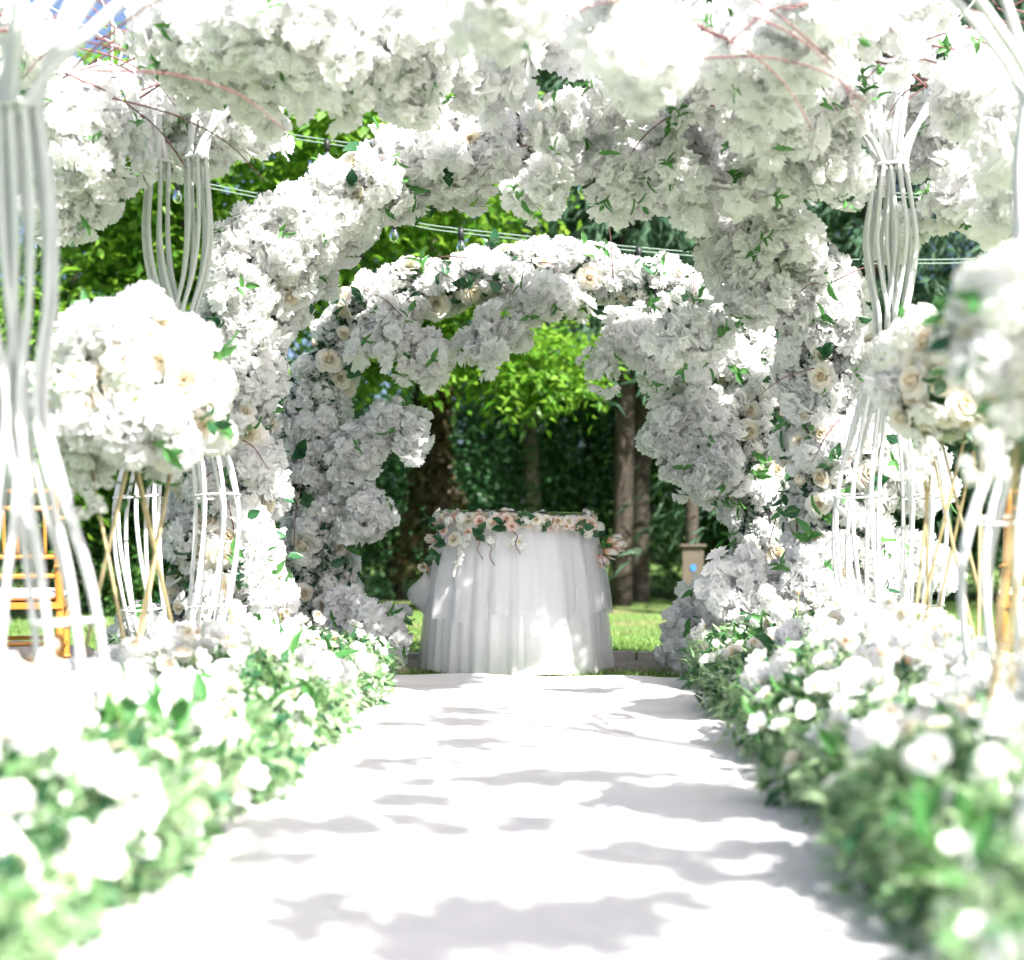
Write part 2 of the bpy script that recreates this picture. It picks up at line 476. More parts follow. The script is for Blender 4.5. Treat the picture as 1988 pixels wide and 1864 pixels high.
# grass blades
def blades(n, area, hh, name):
    x0, x1, y0, y1 = area
    P = np.zeros((n, 3)); P[:, 0] = R.uniform(x0, x1, n); P[:, 1] = y0 + (y1 - y0) * R.uniform(0, 1, n) ** 1.5
    keep = ~((P[:, 1] > 8.47) & (P[:, 1] < 9.2) & (R.uniform(0, 1, n) > .04))
    keep &= ~((P[:, 0] > -.93) & (P[:, 0] < .69) & (P[:, 1] < 7.84))
    P = P[keep]; P[:, 2] = -.012; k = len(P)
    D = R.normal(size=(k, 3)) * .35; D[:, 2] = 1
    L = R.uniform(.5, 1.2, k) * hh
    V = leaf_quads(P, D, L, R.uniform(.004, .008, k), .3)
    return V
V = np.concatenate([blades(60000, (-3.6, 3.2, 6.4, 10.5), .045, ''), blades(45000, (-6, 5, 9.2, 16), .06, '')])
g = put('grass', quad_mesh('grass', V, M['grass'])); tag(g, 'short green grass blades of the lawn', 'grass', kind='stuff')

# ------------------------------------------------------------------ runner
mb = MB(); nx, ny = 46, 230
P = np.zeros((ny, nx, 3))
ph = R.uniform(0, 6.28, 12)
for i in range(ny):
    y = .6 + (7.82 - .6) * i / (ny - 1); far = max(0, (y - 5.8) / 2.0)
    for j in range(nx):
        u = j / (nx - 1); x = -.115 + (u - .5) * 1.62
        z = .006 + (.0035 + .018 * far) * (1 + math.sin(y * 9 + 1.3 * math.sin(x * 3 + ph[0]) + ph[1]) * .6 + .5 * math.sin(y * 21 + x * 4 + ph[2]) + .4 * math.sin(x * 9 + y * 2.5 + ph[3]))
        yy = y + (.035 * math.sin(x * 4 + 1) + .02 * math.sin(x * 11 + 2)) * max(0, (y - 7.3) / .5)
        P[i, j] = (x + .012 * math.sin(y * 2.3), yy, max(z, .003))
mb.grid(P); run = put('aisle_runner', mb.mesh('aisle_runner', M['runner']))
tag(run, 'long white fabric aisle runner leading up to the draped table', 'carpet')

# ------------------------------------------------------------------ table
TX, TY = -.30, 8.56
tab = empty('draped_table', (TX, TY, 0), 'round table with white tulle skirt under a glass top', 'table')
def skirt(r0, r1, z0, z1, folds, amp, seed, rows=22, n=360, bulge=.05, uneven=.0):
    q = np.random.default_rng(seed); w = np.linspace(0, 2 * np.pi, n, endpoint=False); t = np.linspace(0, 1, rows)[:, None]
    F = np.zeros((rows, n))
    for f in range(5, folds * 2):
        a = q.normal() * amp * 1.6 / (1 + abs(f - folds * .8) / folds * 2.2) / math.sqrt(folds) * 1.7
        F += a * np.sin(f * w[None] + q.uniform(0, 6.28) + q.normal() * .5 * t)
    F *= (.3 + .7 * t)
    rr = r0 + (r1 - r0) * t ** .8 + bulge * np.sin(np.pi * t) + F
    z = z0 + (z1 - z0) * t + uneven * t * (np.sin(5 * w + seed) + .6 * np.sin(13 * w + 2 * seed))[None]
    return np.stack([rr * np.cos(w), rr * np.sin(w), z + 0 * rr], -1)
mb = MB(); mb.grid(skirt(.388, .480, .80, .012, 26, .006, 1, bulge=.010), closed=True); put('underskirt', mb.mesh('underskirt', M['satin']), tab)
mb = MB(); mb.grid(skirt(.396, .500, .80, .006, 31, .010, 2, bulge=.012, uneven=.006), closed=True); put('long_tulle_skirt', mb.mesh('long_tulle_skirt', M['tulle']), tab)
mb = MB(); mb.grid(skirt(.400, .488, .80, .30, 24, .0095, 3, bulge=.012, uneven=.022), closed=True); put('short_tulle_skirt', mb.mesh('short_tulle_skirt', M['fine_tulle']), tab)
mb = MB(); mb.lathe([(0, .822), (.40, .822), (.412, .815), (.415, .80), (.412, .765), (.395, .755), (0, .755)], 64); put('table_top', mb.mesh('table_top', M['cushion']), tab)
mb = MB(); mb.lathe([(0, .832), (.430, .832), (.4345, .835), (.4345, .839), (.430, .842), (0, .842)], 96)
gl = put('glass_top', mb.mesh('glass_top', M['glass']), tab); gl.rotation_euler = (0, rad(1.0), 0); gl.location.z = .006
for k in range(4):
    w = k * 1.5708 + .7; mb = MB(); mb.tube([(.3*math.cos(w), .3*math.sin(w), 0), (.3*math.cos(w), .3*math.sin(w), .76)], .02, 8, 0, 2); put('leg', mb.mesh('leg', M['white_metal']), tab)
# puffed tulle loop at the left side of the skirt
mb = MB(); P = np.zeros((9, 13, 3))
for i in range(9):
    v = i / 8
    for k in range(13):
        w = math.pi * (k / 12 - .5) * 1.25
        P[i, k] = (-.47 - .10 * math.cos(w) * math.sin(math.pi * v) - .01, -.06 + .12 * math.sin(w) + .01*math.sin(9*w), .335 + .20 * v - .03 * math.cos(w))
mb.grid(P); put('tulle_bow', mb.mesh('tulle_bow', M['tulle']), tab)

random.seed(21)
gar = empty('flower_garland', (TX, TY, .8), 'garland of blush and cream roses with leaves round the table rim', 'garland')
def gar_pos(px, py, ext=0.03):
    p = at(px, py, TY); x = p.x - TX; rr = .44 + ext
    y = -math.sqrt(max(0.0, rr*rr - x*x)) if abs(x) < rr else 0.0
    return Vector((TX + x, TY + y, CAM_H + (p.z - CAM_H) * (TY + y) / TY)), Vector((x, y - .05, .12))
def gput(name, me, px, py, r, nrm=None, ext=.03):
    p, n = gar_pos(px, py, ext); return inst(name, me, p, jn(nrm or n, .18), r, gar)
for px, py, r, k in [(940,1012,.036,'b'),(905,1006,.034,'h'),(880,1012,.034,'h'),(972,1010,.042,'b'),(965,1016,.042,'r'),(990,1008,.038,'b'),(1000,1022,.03,'b'),(1045,1008,.036,'r'),(1065,1010,.03,'r'),(1085,1012,.032,'b'),(1105,1012,.033,'r'),(1128,1015,.044,'b'),(1146,1018,.05,'b'),(1160,1025,.04,'h'),(1025,1010,.034,'h'),(918,1034,.034,'b'),(868,1030,.03,'b'),(890,1046,.045,'r'),(1140,1036,.036,'h'),(1100,1022,.02,'b'),(1112,1024,.018,'b'),(1080,1022,.018,'r'),(960,1050,.03,'h'),(1013,1052,.045,'o'),(1000,1060,.03,'o')]:
    me = {'b': BLUSH[random.randrange(2)], 'r': ROSE[random.randrange(3)], 'h': HYD[0], 'o': DAISY[0]}[k]
    gput('rose' if k in 'br' else ('hydrangea_head' if k == 'h' else 'open_blossom'), me, px, py, r)
for k in range(46):
    w = -math.pi * (.02 + .96 * (k + random.random()) / 46); z = .80 + random.uniform(-.022, .022); nv = Vector((math.cos(w), math.sin(w), .12)); r_ = random.uniform(.032, .057)
    kk = random.random(); inst('rose' if kk < .75 else 'hydrangea_head', random.choice(BLUSH) if kk < .42 else random.choice(ROSE[:3]) if kk < .75 else random.choice(HYD), (TX + .425 * nv.x, TY + .425 * nv.y, z), jn(nv, .25), r_, gar)
for px, py in [(850,1010),(875,1020),(945,1025),(1015,1015),(1030,1005),(985,1030),(1060,1020),(1120,1030),(935,1040),(1150,1040),(872,1060),(1175,1040),(860,1075),(840,1095)]:
    gput('leaf_sprig', random.choice(SPRIG), px, py, random.uniform(.055, .095), None, .02)
# trailing magnolia tails on both sides
for k, (px, py) in enumerate([(858,1062),(845,1085),(832,1108),(826,1128),(850,1045)]):
    p = at(px, py, TY - .1); inst('rose' if k % 2 else 'tulip_head', ROSE[3] if k % 2 else TULIP[0], p, jn((-1, -.6, .2), .3), .05 if k % 2 else .07, gar)
    inst('leaf_sprig', random.choice(SPRIGF), p + Vector((.02, .02, .03)), jn((-1, -.5, .2), .5), .06, gar)
for px, py, n in [(1196,1052,(1, -.3, .25)),(1188,1068,(1, -.3, -.35)),(1178,1078,(.5, -.6, -.6)),(1205,1060,(1, -.5, 0))]:
    p = at(px - 18, py, TY - .1); inst('tulip_head', TULIP[0], p, n, .085, gar); 
for px, py in [(1172,1045),(1180,1052),(1165,1062)]:
    inst('leaf_sprig', random.choice(SPRIGF), at(px, py, TY - .1), jn((1, -.4, .1), .4), .06, gar)
for px, py in [(930,1040), (952,1052), (1160,1058), (1000,1030)]:
    a, _ = gar_pos(px, py, .04); q = [a, a + Vector((.03, -.02, -.03)), a + Vector((.02, -.02, -.07)), a + Vector((.045, -.01, -.12))]
    mb = MB(); mb.tube([v - Vector(gar.location) for v in q], .0025, 5, 0, 5); put('tendril', mb.mesh('tendril', M['twig']), gar)
for k in range(34):   # hanging string of pale berries
    t = k / 33; px = 915 - 22 * t + random.uniform(-8, 8) * (1 - .6*t); py = 1040 + 78 * t
    p, n = gar_pos(px, py, .075); inst('wisteria_floret', HYD[1], p, jn(n, .5), .016 - .006 * t, gar)

# ------------------------------------------------------------------ floral arches
def arch_frame(pts, d):
    """centre line of the arch in its plane, from picture points"""
    P = smooth_path([at(px, py, d) for px, py in pts], 12)
    return P

def scatter_section(P, a, b, n, mind, back=.25):
    """points on the packed surface of a garland round centre line P; returns (pos, normal, s)"""
    seg = [0]
    for i in range(1, len(P)): seg.append(seg[-1] + (P[i] - P[i-1]).length)
    tot = seg[-1]; out = []; keep = np.zeros((0, 3))
    for _ in range(n * 14):
        s = random.uniform(0, tot); i = max(1, int(np.searchsorted(seg, s))); f = (s - seg[i-1]) / max(1e-6, seg[i] - seg[i-1])
        c = P[i-1].lerp(P[i], f); T = (P[i] - P[i-1]).normalized(); Nn = T.cross(Vector((0, 1, 0))).normalized(); F = Vector((0, -1, 0))
        th = random.uniform(0, 2 * math.pi)
        if math.sin(th) < -.2 and random.random() > back: continue
        ct, st = math.cos(th), math.sin(th); e = .62
        ax = math.copysign(abs(ct) ** e, ct) * (a(s / tot) if callable(a) else a); ay = math.copysign(abs(st) ** e, st) * b
        p = c + Nn * ax + F * ay; nr = (Nn * ct / .9 + F * st * 1.1).normalized()
        v = np.array(p)
        if len(keep) and np.min(np.sum((keep - v) ** 2, axis=1)) < mind * mind: continue
        keep = np.vstack([keep, v]); out.append((p, nr, s / tot))
        if len(out) >= n: break
    return out

def core(P, a, b, root, npet, nleaf):
    """green mossy packing and small petals that fill the garland between the heads"""
    loc = np.array(root.location); m = len(P); PP = np.array([tuple(p) for p in P])
    def pts(n, k):
        i = R.integers(0, m - 1, n); f = R.uniform(0, 1, n)[:, None]; c = PP[i] * (1 - f) + PP[i + 1] * f
        T = unit(PP[i + 1] - PP[i]); Nn = np.cross(T, np.array([0, 1, 0.])); th = R.uniform(0, 6.283, n)
        aa = np.array([a(x / m) if callable(a) else a for x in i])
        rr = R.uniform(.7, 1.0, n) * k
        ct, st = np.cos(th), np.sin(th)
        off = Nn * (np.sign(ct) * np.abs(ct) ** .62 * aa * rr)[:, None] + np.array([0, -1., 0]) * (np.sign(st) * np.abs(st) ** .62 * b * rr)[:, None]
        return c + off - loc, unit(off)
    p, nr = pts(nleaf, .93)
    D = nr + R.normal(size=p.shape) * .9
    o = put('packing_leaves', quad_mesh('packing_leaves', leaf_quads(p, D, R.uniform(.05, .09, len(p)), R.uniform(.025, .045, len(p))), M['leaf_dark']), root); o['kind'] = 'stuff'
    p, nr = pts(npet, 1.0)
    D = nr * .6 + R.normal(size=p.shape)
    me = quad_mesh('packing_petals', leaf_quads(p, D, R.uniform(.025, .05, len(p)), R.uniform(.025, .045, len(p)), .3), M['hydra'])
    at_ = me.attributes.new('tone', 'FLOAT', 'POINT'); at_.data.foreach_set('value', np.ones(len(me.vertices), np.float32))
    o = put('packing_petals', me, root); o['kind'] = 'stuff'
    # frame tubes
    for sx in (-1, 1):
        for sy in (-1, 1):
            q = []
            for i in range(0, m, 3):
                T = Vector(PP[min(i + 1, m - 1)] - PP[max(i - 1, 0)]).normalized(); Nn = T.cross(Vector((0, 1, 0)))
                aa = a(i / m) if callable(a) else a
                q.append(P[i] + Nn * (sx * aa * .45) + Vector((0, sy * b * .45, 0)) - Vector(loc))
            mb = MB(); mb.tube(q, .012, 6, 0, 1); put('frame_tube', mb.mesh('frame_tube', M['white_metal']), root)

def lobe(root, cx, cy, rx, ry, d, dz, n, size=(.085, .12), name='blossom_cluster', meshes=None, out=None, squash=1):
    """a hanging bunch: an ellipsoid of blossom clusters round a branch"""
    c = at(cx, cy, d); sx = rx / F_PX * d; sz = ry / F_PX * d; k = 0
    got = np.zeros((0, 3)); tries = 0
    while k < n and tries < n * 30:
        tries += 1
        u = Vector((random.gauss(0, 1), random.gauss(0, 1), random.gauss(0, 1))).normalized() * random.uniform(.35, 1) ** .5
        s = random.uniform(*size)
        p = c + Vector((u.x * max(.01, sx - s * .55), u.y * dz, u.z * max(.01, sz - s * .55) - abs(random.gauss(0, .03))))
        if len(got) and np.min(np.sum((got - np.array(p)) ** 2, axis=1)) < (s * .85) ** 2: continue
        got = np.vstack([got, np.array(p)])
        if meshes is None and random.random() < .93:
            inst('blossom_spray', random.choice(SPRAY), p, jn(u * .8 + Vector((0, -.45, .15)), .3), (s * random.uniform(1.0, 1.35), s * random.uniform(1.0, 1.3), s * random.uniform(.9, 1.2)), root)
        else:
            inst(name, random.choice(meshes or RUFB), p, jn(u + Vector((0, -.35, -.25)), .3), (s * random.uniform(.85, 1.35), s * random.uniform(.85, 1.3), s * random.uniform(.6, .95)), root)
        k += 1
        if random.random() < .42:
            inst('leaf_sprig', random.choice(SPRIGF), p + u * s * .8 + Vector((0, -s * .7, 0)), jn(u + Vector((0, -.7, -.2)), .6), random.uniform(.05, .085), root)
    return c

def arch(name, label, pts, d, a, b, nruf, nrose, nhyd, nleaf, ruf_size, seed, rose_low=True):
    random.seed(seed)
    P = arch_frame(pts, d); root = empty(name, (P[len(P)//2].x, d, 0), label, 'flower arch')
    core(P, a, b, root, 26000, 9000)
    k = {'r': 0, 'o': 0, 'h': 0}
    for p, nr, s in scatter_section(P, a, b, nruf + nrose + nhyd, .078):
        low = max(0, 1 - min(s, 1 - s) / .30)
        w = random.random(); pr = .20 + .36 * low; phy = .14 + .10 * low
        if w < pr and k['o'] < nrose:
            k['o'] += 1; big = random.random()
            inst('rose', random.choice(ROSE), p + nr * .045, jn(nr + Vector((0, -.25, .1)), .42), [(.046 + .046 * big) * q for q in (random.uniform(.9, 1.1), random.uniform(.9, 1.1), random.uniform(.85, 1.25))], root)
        elif w < pr + phy and k['h'] < nhyd:
            k['h'] += 1; inst('hydrangea_head', random.choice(HYD), p, jn(nr, .25), random.uniform(.06, .085), root)
        elif k['r'] < nruf:
            k['r'] += 1; inst('blossom_cluster', random.choice(RUF + SPRAY[:3]), p + nr * random.uniform(-.01, .05), jn(nr, .3), [random.uniform(*ruf_size) * q for q in (random.uniform(.9, 1.3), random.uniform(.9, 1.3), random.uniform(.7, 1.0))], root)
    for i, (p, nr, s) in enumerate(scatter_section(P, a, b, nleaf, .10, .1)):
        low = max(0, 1 - min(s, 1 - s) / .30)
        if random.random() < .45 + .55 * low:
            inst('leaf_sprig', random.choice(SPRIG if random.random() < .65 else SPRIGF), p + nr * random.uniform(.03, .07), jn(nr, .7), random.uniform(.07, .125), root)
    return root

FD, BD = 7.7, 8.7
front_pts = [(470,1325),(448,1200),(440,1050),(440,860),(452,700),(490,570),(560,486),(665,405),(785,338),(910,285),(1034,276),(1158,285),(1283,338),(1403,405),(1508,486),(1575,570),(1613,700),(1625,860),(1628,1050),(1620,1200),(1600,1325)]
fa = arch('front_flower_arch', 'wide front arch packed with white roses and blossom, nearest the runner', front_pts, FD, lambda t: .21 - .115 * math.sin(math.pi * t) ** 1.5 + .018 * math.sin(t * 47) + .012 * math.sin(t * 90), .20, 290, 240, 80, 280, (.085, .125), 31)
back_pts = [(690,1298),(632,1200),(610,1050),(604,900),(618,770),(668,660),(750,585),(880,545),(1040,532),(1200,542),(1330,578),(1420,655),(1468,770),(1480,900),(1474,1050),(1450,1200),(1395,1298)]
ba = arch('rear_flower_arch', 'narrower white blossom arch just behind the draped table', back_pts, BD, lambda t: .12 - .04 * math.sin(math.pi * t) ** 2 + .02 * math.sin(t * 40) + .012 * math.sin(t * 83), .13, 210, 150, 60, 150, (.065, .10), 32)
# white plates the arch stands on
for x, dd, rt in [(1395, BD, ba), (690, BD, ba), (1615, FD, fa), (455, FD, fa)]:
    p = at(x, 1300, dd); mb = MB(); mb.box((-.26, -.25, 0), (.26, .25, .03)); mb.box((-.24, -.23, .0295), (.24, .23, .05))
    put('base_plate', mb.mesh('base_plate', M['white_metal'], False), rt, (p.x - rt.location.x, 0, .004))
random.seed(41)
# loose bunches that stand out of the arches
for L in [(765,808,58,32,8.5,.1,7),(800,848,38,18,8.45,.06,3),(695,870,45,50,8.5,.12,7),(712,985,42,45,8.5,.1,7),(765,640,58,32,8.5,.12,7),(838,682,46,24,8.5,.1,5),(965,630,65,26,8.5,.1,6),(935,660,35,24,8.5,.06,4),(1060,575,80,32,8.5,.12,6),
          (1235,650,65,50,8.5,.12,8),(1165,705,30,28,8.45,.06,3),(1270,725,35,25,8.45,.06,3),(1330,680,60,45,8.5,.12,7),(1305,830,48,50,8.5,.1,7),(1365,790,60,50,8.5,.12,8),(1355,900,55,52,8.5,.1,9),(1395,880,40,55,8.5,.1,6),
          (725,1225,75,65,8.4,.2,14),(670,1200,50,60,8.5,.15,8),(1345,1245,60,60,8.45,.18,10),(1400,1150,50,70,8.4,.15,10),(1340,1190,40,45,8.5,.12,6)]:
    lobe(ba, *L)
for L in [(500,480,80,62,7.5,.2,10),(600,418,58,38,7.5,.15,6),(460,560,60,70,7.5,.15,8),(1330,640,80,60,7.5,.2,9),(1480,560,70,60,7.5,.15,8),(1440,470,80,60,7.5,.2,9),(1720,880,55,60,7.6,.15,6),(1790,920,50,45,7.6,.12,6),(1790,1080,50,35,7.6,.1,5),(1735,1090,30,20,7.6,.06,3),
          (290,1205,60,45,7.6,.12,7),(245,1215,25,18,7.6,.05,3),(1435,1130,55,50,7.5,.15,7),(1560,1120,70,50,7.4,.12,7),(1740,1240,25,40,7.6,.08,4),(880,300,70,42,7.5,.15,6),(745,318,55,30,7.5,.15,5),(965,270,50,50,7.5,.15,5)]:
    lobe(fa, *L)
for k in range(26):   # bare twigs in the arches
    pts = random.choice([front_pts, back_pts]); root, dd = (fa, FD - .27) if pts is front_pts else (ba, BD - .24)
    px, py = random.choice(pts[2:-2]); a = at(px + random.uniform(-50, 50), py + random.uniform(-50, 50), dd) - Vector(root.location)
    t = Vector((random.gauss(0, 1), random.uniform(-.3, .1), random.gauss(0, .7))).normalized() * random.uniform(.15, .35)
    mb = MB(); mb.tube([a, a + t * .5 + Vector((0, -.03, .03)), a + t], [.0035, .0018], 5, 0, 4); put('twig', mb.mesh('twig', M['twig']), root)

# ------------------------------------------------------------------ white rod trees that carry the blossom canopy
def rod_tree(x, y, label, prof, nrods, twist, branches, rings=((.9, 1), (.41, 1)), phase=0., lean=0.0, rr=.0098, tiez=None):
    root = empty('flower_tree', (x, y, 0), label, 'flower tree', 'white rod trees beside the aisle')
    Z = [p[0] for p in prof]; C = [p[1] for p in prof]; Q = [p[2] for p in prof]
    zs = np.linspace(Z[0], Z[-1], 15)
    def cs(z): return np.interp(z, Z, C), np.interp(z, Z, Q)
    for sgn in (-1, 1):
        for k in range(nrods):
            w0 = phase + k * 2 * math.pi / nrods + (.3 if sgn > 0 else 0)
            pts = []
            for z in zs:
                c, q = cs(z); w = w0 + twist * sgn * z
                pts.append((sgn * c + q * math.cos(w) + lean * z * z, .35 * sgn * c * math.sin(z * 2.0) + q * math.sin(w), z))
            mb = MB(); mb.tube(pts, rr, 8, 0, 4); put('rod', mb.mesh('rod', M['white_metal']), root)
        for z, f in rings:
            c, q = cs(z); mb = MB(); y0 = .35 * sgn * c * math.sin(z * 2.0)
            pts = [(sgn * c + lean*z*z + (q + .006) * math.cos(t), y0 + (q + .006) * math.sin(t), z + .12 * q * math.cos(t + sgn)) for t in np.linspace(0, 6.2832, 25)]
            mb.tube(pts, .005, 6, 0, 1, cap=False); put('ring', mb.mesh('ring', M['white_metal']), root)
        zt = Z[-1]; c, q = cs(zt); cx = sgn * c + lean*zt*zt; y0 = .35 * sgn * c * math.sin(zt * 2.0)
        mb = MB(); mb.lathe([(q + .004, -.010), (q + .0115, -.008), (q + .0115, .004), (q + .004, .006), (q * .3, .006)], 20, 0, (cx, y0, zt)); put('collar', mb.mesh('collar', M['white_metal']), root)
        for bi, br in enumerate(branches[0 if sgn < 0 else 1]):
            w = bi * 6.283 / max(1, len(branches[0])); b0 = Vector((cx + q * .7 * math.cos(w), y0 + q * .7 * math.sin(w), zt - .03))
            e = Vector(br); up = Vector((0, 0, 1)) * (.45 * e.length)
            pts = [b0, b0 + Vector((e.x * .10, e.y * .10, .16)), b0 + Vector((e.x * .36, e.y * .36, .27 + .22 * e.z)), b0 + Vector((e.x * .75, e.y * .75, .33 + .42 * e.z)), b0 + Vector((e.x * 1.2, e.y * 1.2, .30 + .5 * e.z))]
            mb = MB(); mb.tube(pts, [rr * 1.6, rr * 1.5, rr * 1.2, rr * .8], 8, 0, 6); o = put('branch', mb.mesh('branch', M['white_metal']), root)
            for q2 in range(2):
                c0 = Vector(pts[2 + q2]); t = (Vector(pts[3 + q2 - 0]) - c0) if q2 == 0 else e * .3
                e2 = Vector((random.gauss(0, .25), random.gauss(0, .2), random.uniform(.12, .4)))
                mb = MB(); mb.tube([c0, c0 + e2 * .5 + t * .2, c0 + e2 + t * .3], [rr * .7, rr * .5], 6, 0, 4); put('twig_tube', mb.mesh('twig_tube', M['white_metal']), root)
    return root

random.seed(51)
PROF = [(0, .05, .05), (.2, .10, .072), (.41, .135, .088), (.75, .168, .10), (.95, .162, .092), (1.3, .085, .06), (1.63, .012, .042), (1.85, .075, .05), (2.08, .105, .055), (2.38, .088, .045)]
ml = rod_tree(-1.735, 7.0, 'white rod tree left of the aisle, sharp, in front of the arch leg', PROF, 7, .5,
    [[(-.35,.1,.35), (-.55,-.2,.15), (-.15,.3,.5), (.1,-.2,.62)], [(.3,.1,.6), (.55,-.2,.3), (.1,.25,.55), (.75,.1,.22)]])
PROF2 = [(0, .05, .05), (.2, .11, .075), (.41, .145, .09), (.75, .17, .10), (.95, .158, .092), (1.3, .085, .06), (1.60, .012, .042), (1.85, .045, .05), (2.05, .062, .054), (2.36, .022, .04)]
mr = rod_tree(1.405, 7.0, 'white rod tree right of the aisle, sharp, in front of the arch leg', PROF2, 7, .6,
    [[(-.3,.1,.4), (-.15,-.2,.55), (-.6,.2,.3), (-.9,-.1,.3)], [(.45,.1,.42), (.62,-.1,.32), (.2,.2,.5), (.1,-.2,.6)]], phase=.4)
PROF3 = [(0, .08, .06), (.35, .13, .085), (.6, .10, .08), (.85, .05, .06), (1.08, .015, .045), (1.35, .05, .05), (1.6, .055, .05), (1.82, .04, .04)]
nl = rod_tree(-1.385, 4.0, 'tall white rod tree at the left edge, blurred and close to the camera', PROF3, 7, .55,
    [[(.12,.1,.55), (.3,-.1,.65), (.55,.3,.6), (-.3,0,.6)], [(.3,.3,.7), (.7,0,.7), (.2,-.2,.8), (.95,.5,.75)]], rings=((.52, 1), (.3, 1)), phase=.2, lean=-.01)
PROF4 = [(0, .09, .06), (.2, .14, .08), (.5, .18, .10), (.75, .175, .095), (1.0, .10, .06), (1.25, .012, .045), (1.5, .05, .05), (1.75, .06, .05), (1.95, .04, .04)]
nr_ = rod_tree(1.335, 4.4, 'tall white rod tree at the right edge, blurred and close to the camera', PROF4, 7, .5,
    [[(-.15,.1,.6), (-.4,-.1,.7), (-.7,.3,.6), (-.9,-.2,.7)], [(.3,.2,.6), (.1,0,.7), (.4,-.2,.5), (.2,.4,.7)]], rings=((.78, 1), (.42, 1)), phase=.9)

# blossom canopy: bunches on the trees' branches
random.seed(61)
CAN = [
 (ml, [(165,270,105,95,6.6,0.33,16),(130,385,62,62,6.6,0.17,7),(170,215,80,50,6.7,0.33,10),(330,250,60,75,7.5,0.17,7),(400,250,60,70,7.4,0.17,7),(460,200,80,65,7.3,0.28,10),(510,225,50,38,7.3,0.11,4),(330,165,50,30,7.3,0.33,6),(95,195,55,45,6.9,0.22,7)]),
 (nl, [(335,45,85,55,6.35,0.44,10),(420,95,120,75,6.35,0.39,12),(500,60,110,70,6.15,0.44,11),(520,150,55,40,6.45,0.22,5),(620,70,120,80,5.95,0.44,12),(640,130,80,45,6.25,0.22,6),(740,60,110,75,6.15,0.44,11),(780,150,95,55,6.45,0.33,10),(850,50,80,62,6.35,0.44,8),(840,120,48,42,6.55,0.22,3),(45,60,50,70,6.15,0.33,6),(980,-10,110,35,4.10,0.22,4)]),
 (nr_, [(985,45,70,52,6.75,0.44,6),(1110,55,80,50,6.95,0.44,6),(1230,60,100,80,6.15,0.55,11),(1250,90,50,70,4.50,0.17,5),(1370,90,110,80,6.55,0.55,12),(1480,100,100,90,5.95,0.44,12),(1560,80,90,80,5.75,0.44,10),(1640,40,90,60,6.15,0.44,6),(1500,210,90,80,6.55,0.44,10),(1400,200,100,70,6.95,0.44,10),(1960,250,50,110,6.15,0.22,6),(1900,170,80,70,6.55,0.33,6),(1970,380,45,60,6.35,0.17,4),(1800,10,90,30,6.15,0.33,4)]),
 (mr, [(950,150,50,48,6.90,0.22,4),(1100,240,68,52,7.00,0.17,6),(1048,358,58,62,6.90,0.17,6),(1215,200,80,75,7.00,0.33,7),(1200,330,75,60,7.10,0.22,6),(1320,290,90,80,7.10,0.33,10),(1370,370,70,50,7.20,0.22,6),(1500,330,90,75,7.00,0.33,9),(1520,430,60,70,7.30,0.17,6),(1590,230,90,80,6.80,0.33,10),(1630,310,65,50,6.80,0.22,6),(1690,190,80,80,7.30,0.33,7),(1690,330,40,30,7.40,0.11,2),(1740,440,50,50,7.50,0.17,4),(1820,270,60,65,7.40,0.22,6),(1860,360,60,60,7.20,0.22,6),(1940,390,45,60,7.00,0.17,4),(1880,110,70,40,7.20,0.22,3),(1760,60,70,40,7.20,0.22,3)])]
for root, lobes in CAN:
    for L in lobes: lobe(root, *L, size=(.075, .145))
# bunches of the same crowns placed above the frame to shade runner and rods
random.seed(71)
for root, x0, x1, y0, y1, n in [(nl, -2.2, -.4, 2.6, 4.0, 8)]:
    cs_ = [(random.uniform(x0, x1), random.uniform(y0, y1)) for _ in range(n // 6)]
    for k in range(n):
        cx, cy_ = cs_[k % len(cs_)]; y = cy_ + random.gauss(0, .12); x = cx + random.gauss(0, .16)
        zmin = CAM_H + 1045 / F_PX * y + .25
        inst('blossom_cluster', random.choice(RUFB), (x, y, max(zmin, 2.3) + random.uniform(0, .35)), jn((0, 0, -1), .8), random.uniform(.10, .14), root)
SH_DIR = SUN / SUN.z
for root, px, py, n, sp in [(nr_, 900, 1810, 9, .10), (nr_, 1080, 1790, 8, .09), (nr_, 1230, 1775, 4, .06), (nr_, 560, 1765, 3, .07), (nr_, 1330, 1665, 6, .08), (nr_, 1450, 1655, 2, .06), (nr_, 560, 1605, 4, .07), (nr_, 690, 1600, 3, .06), (nr_, 1060, 1605, 2, .05), (nr_, 1010, 1520, 4, .08), (nr_, 1150, 1510, 3, .06), (nr_, 1350, 1540, 3, .08), (nr_, 800, 1555, 2, .05), (nr_, 570, 1680, 2, .05), (nr_, 470, 1625, 3, .08), (nr_, 1580, 1705, 3, .08), (nr_, 830, 1520, 2, .07), (nr_, 1240, 1560, 2, .07), (nr_, 950, 1450, 2, .08), (nr_, 930, 1385, 4, .09), (nr_, 860, 1405, 3, .07), (nr_, 1220, 1395, 4, .09), (nr_, 1180, 1348, 2, .1), (nr_, 780, 1480, 3, .07), (nr_, 1420, 1580, 3, .08)]:
    d = CAM_H * F_PX / (py - 1025); g_ = at(px, py, d)
    for k in range(n):
        z = random.uniform(2.8, 3.15) + (.15 if d > 6 else 0); q = g_ + SH_DIR * z + Vector((random.gauss(0, sp * 1.5), random.gauss(0, sp * .8), 0))
        if q.z < CAM_H + 1040 / F_PX * q.y + .2: continue
        inst('blossom_spray', random.choice(SPRAY), q, jn((0, 0, 1), .4), random.uniform(.07, .11), root)
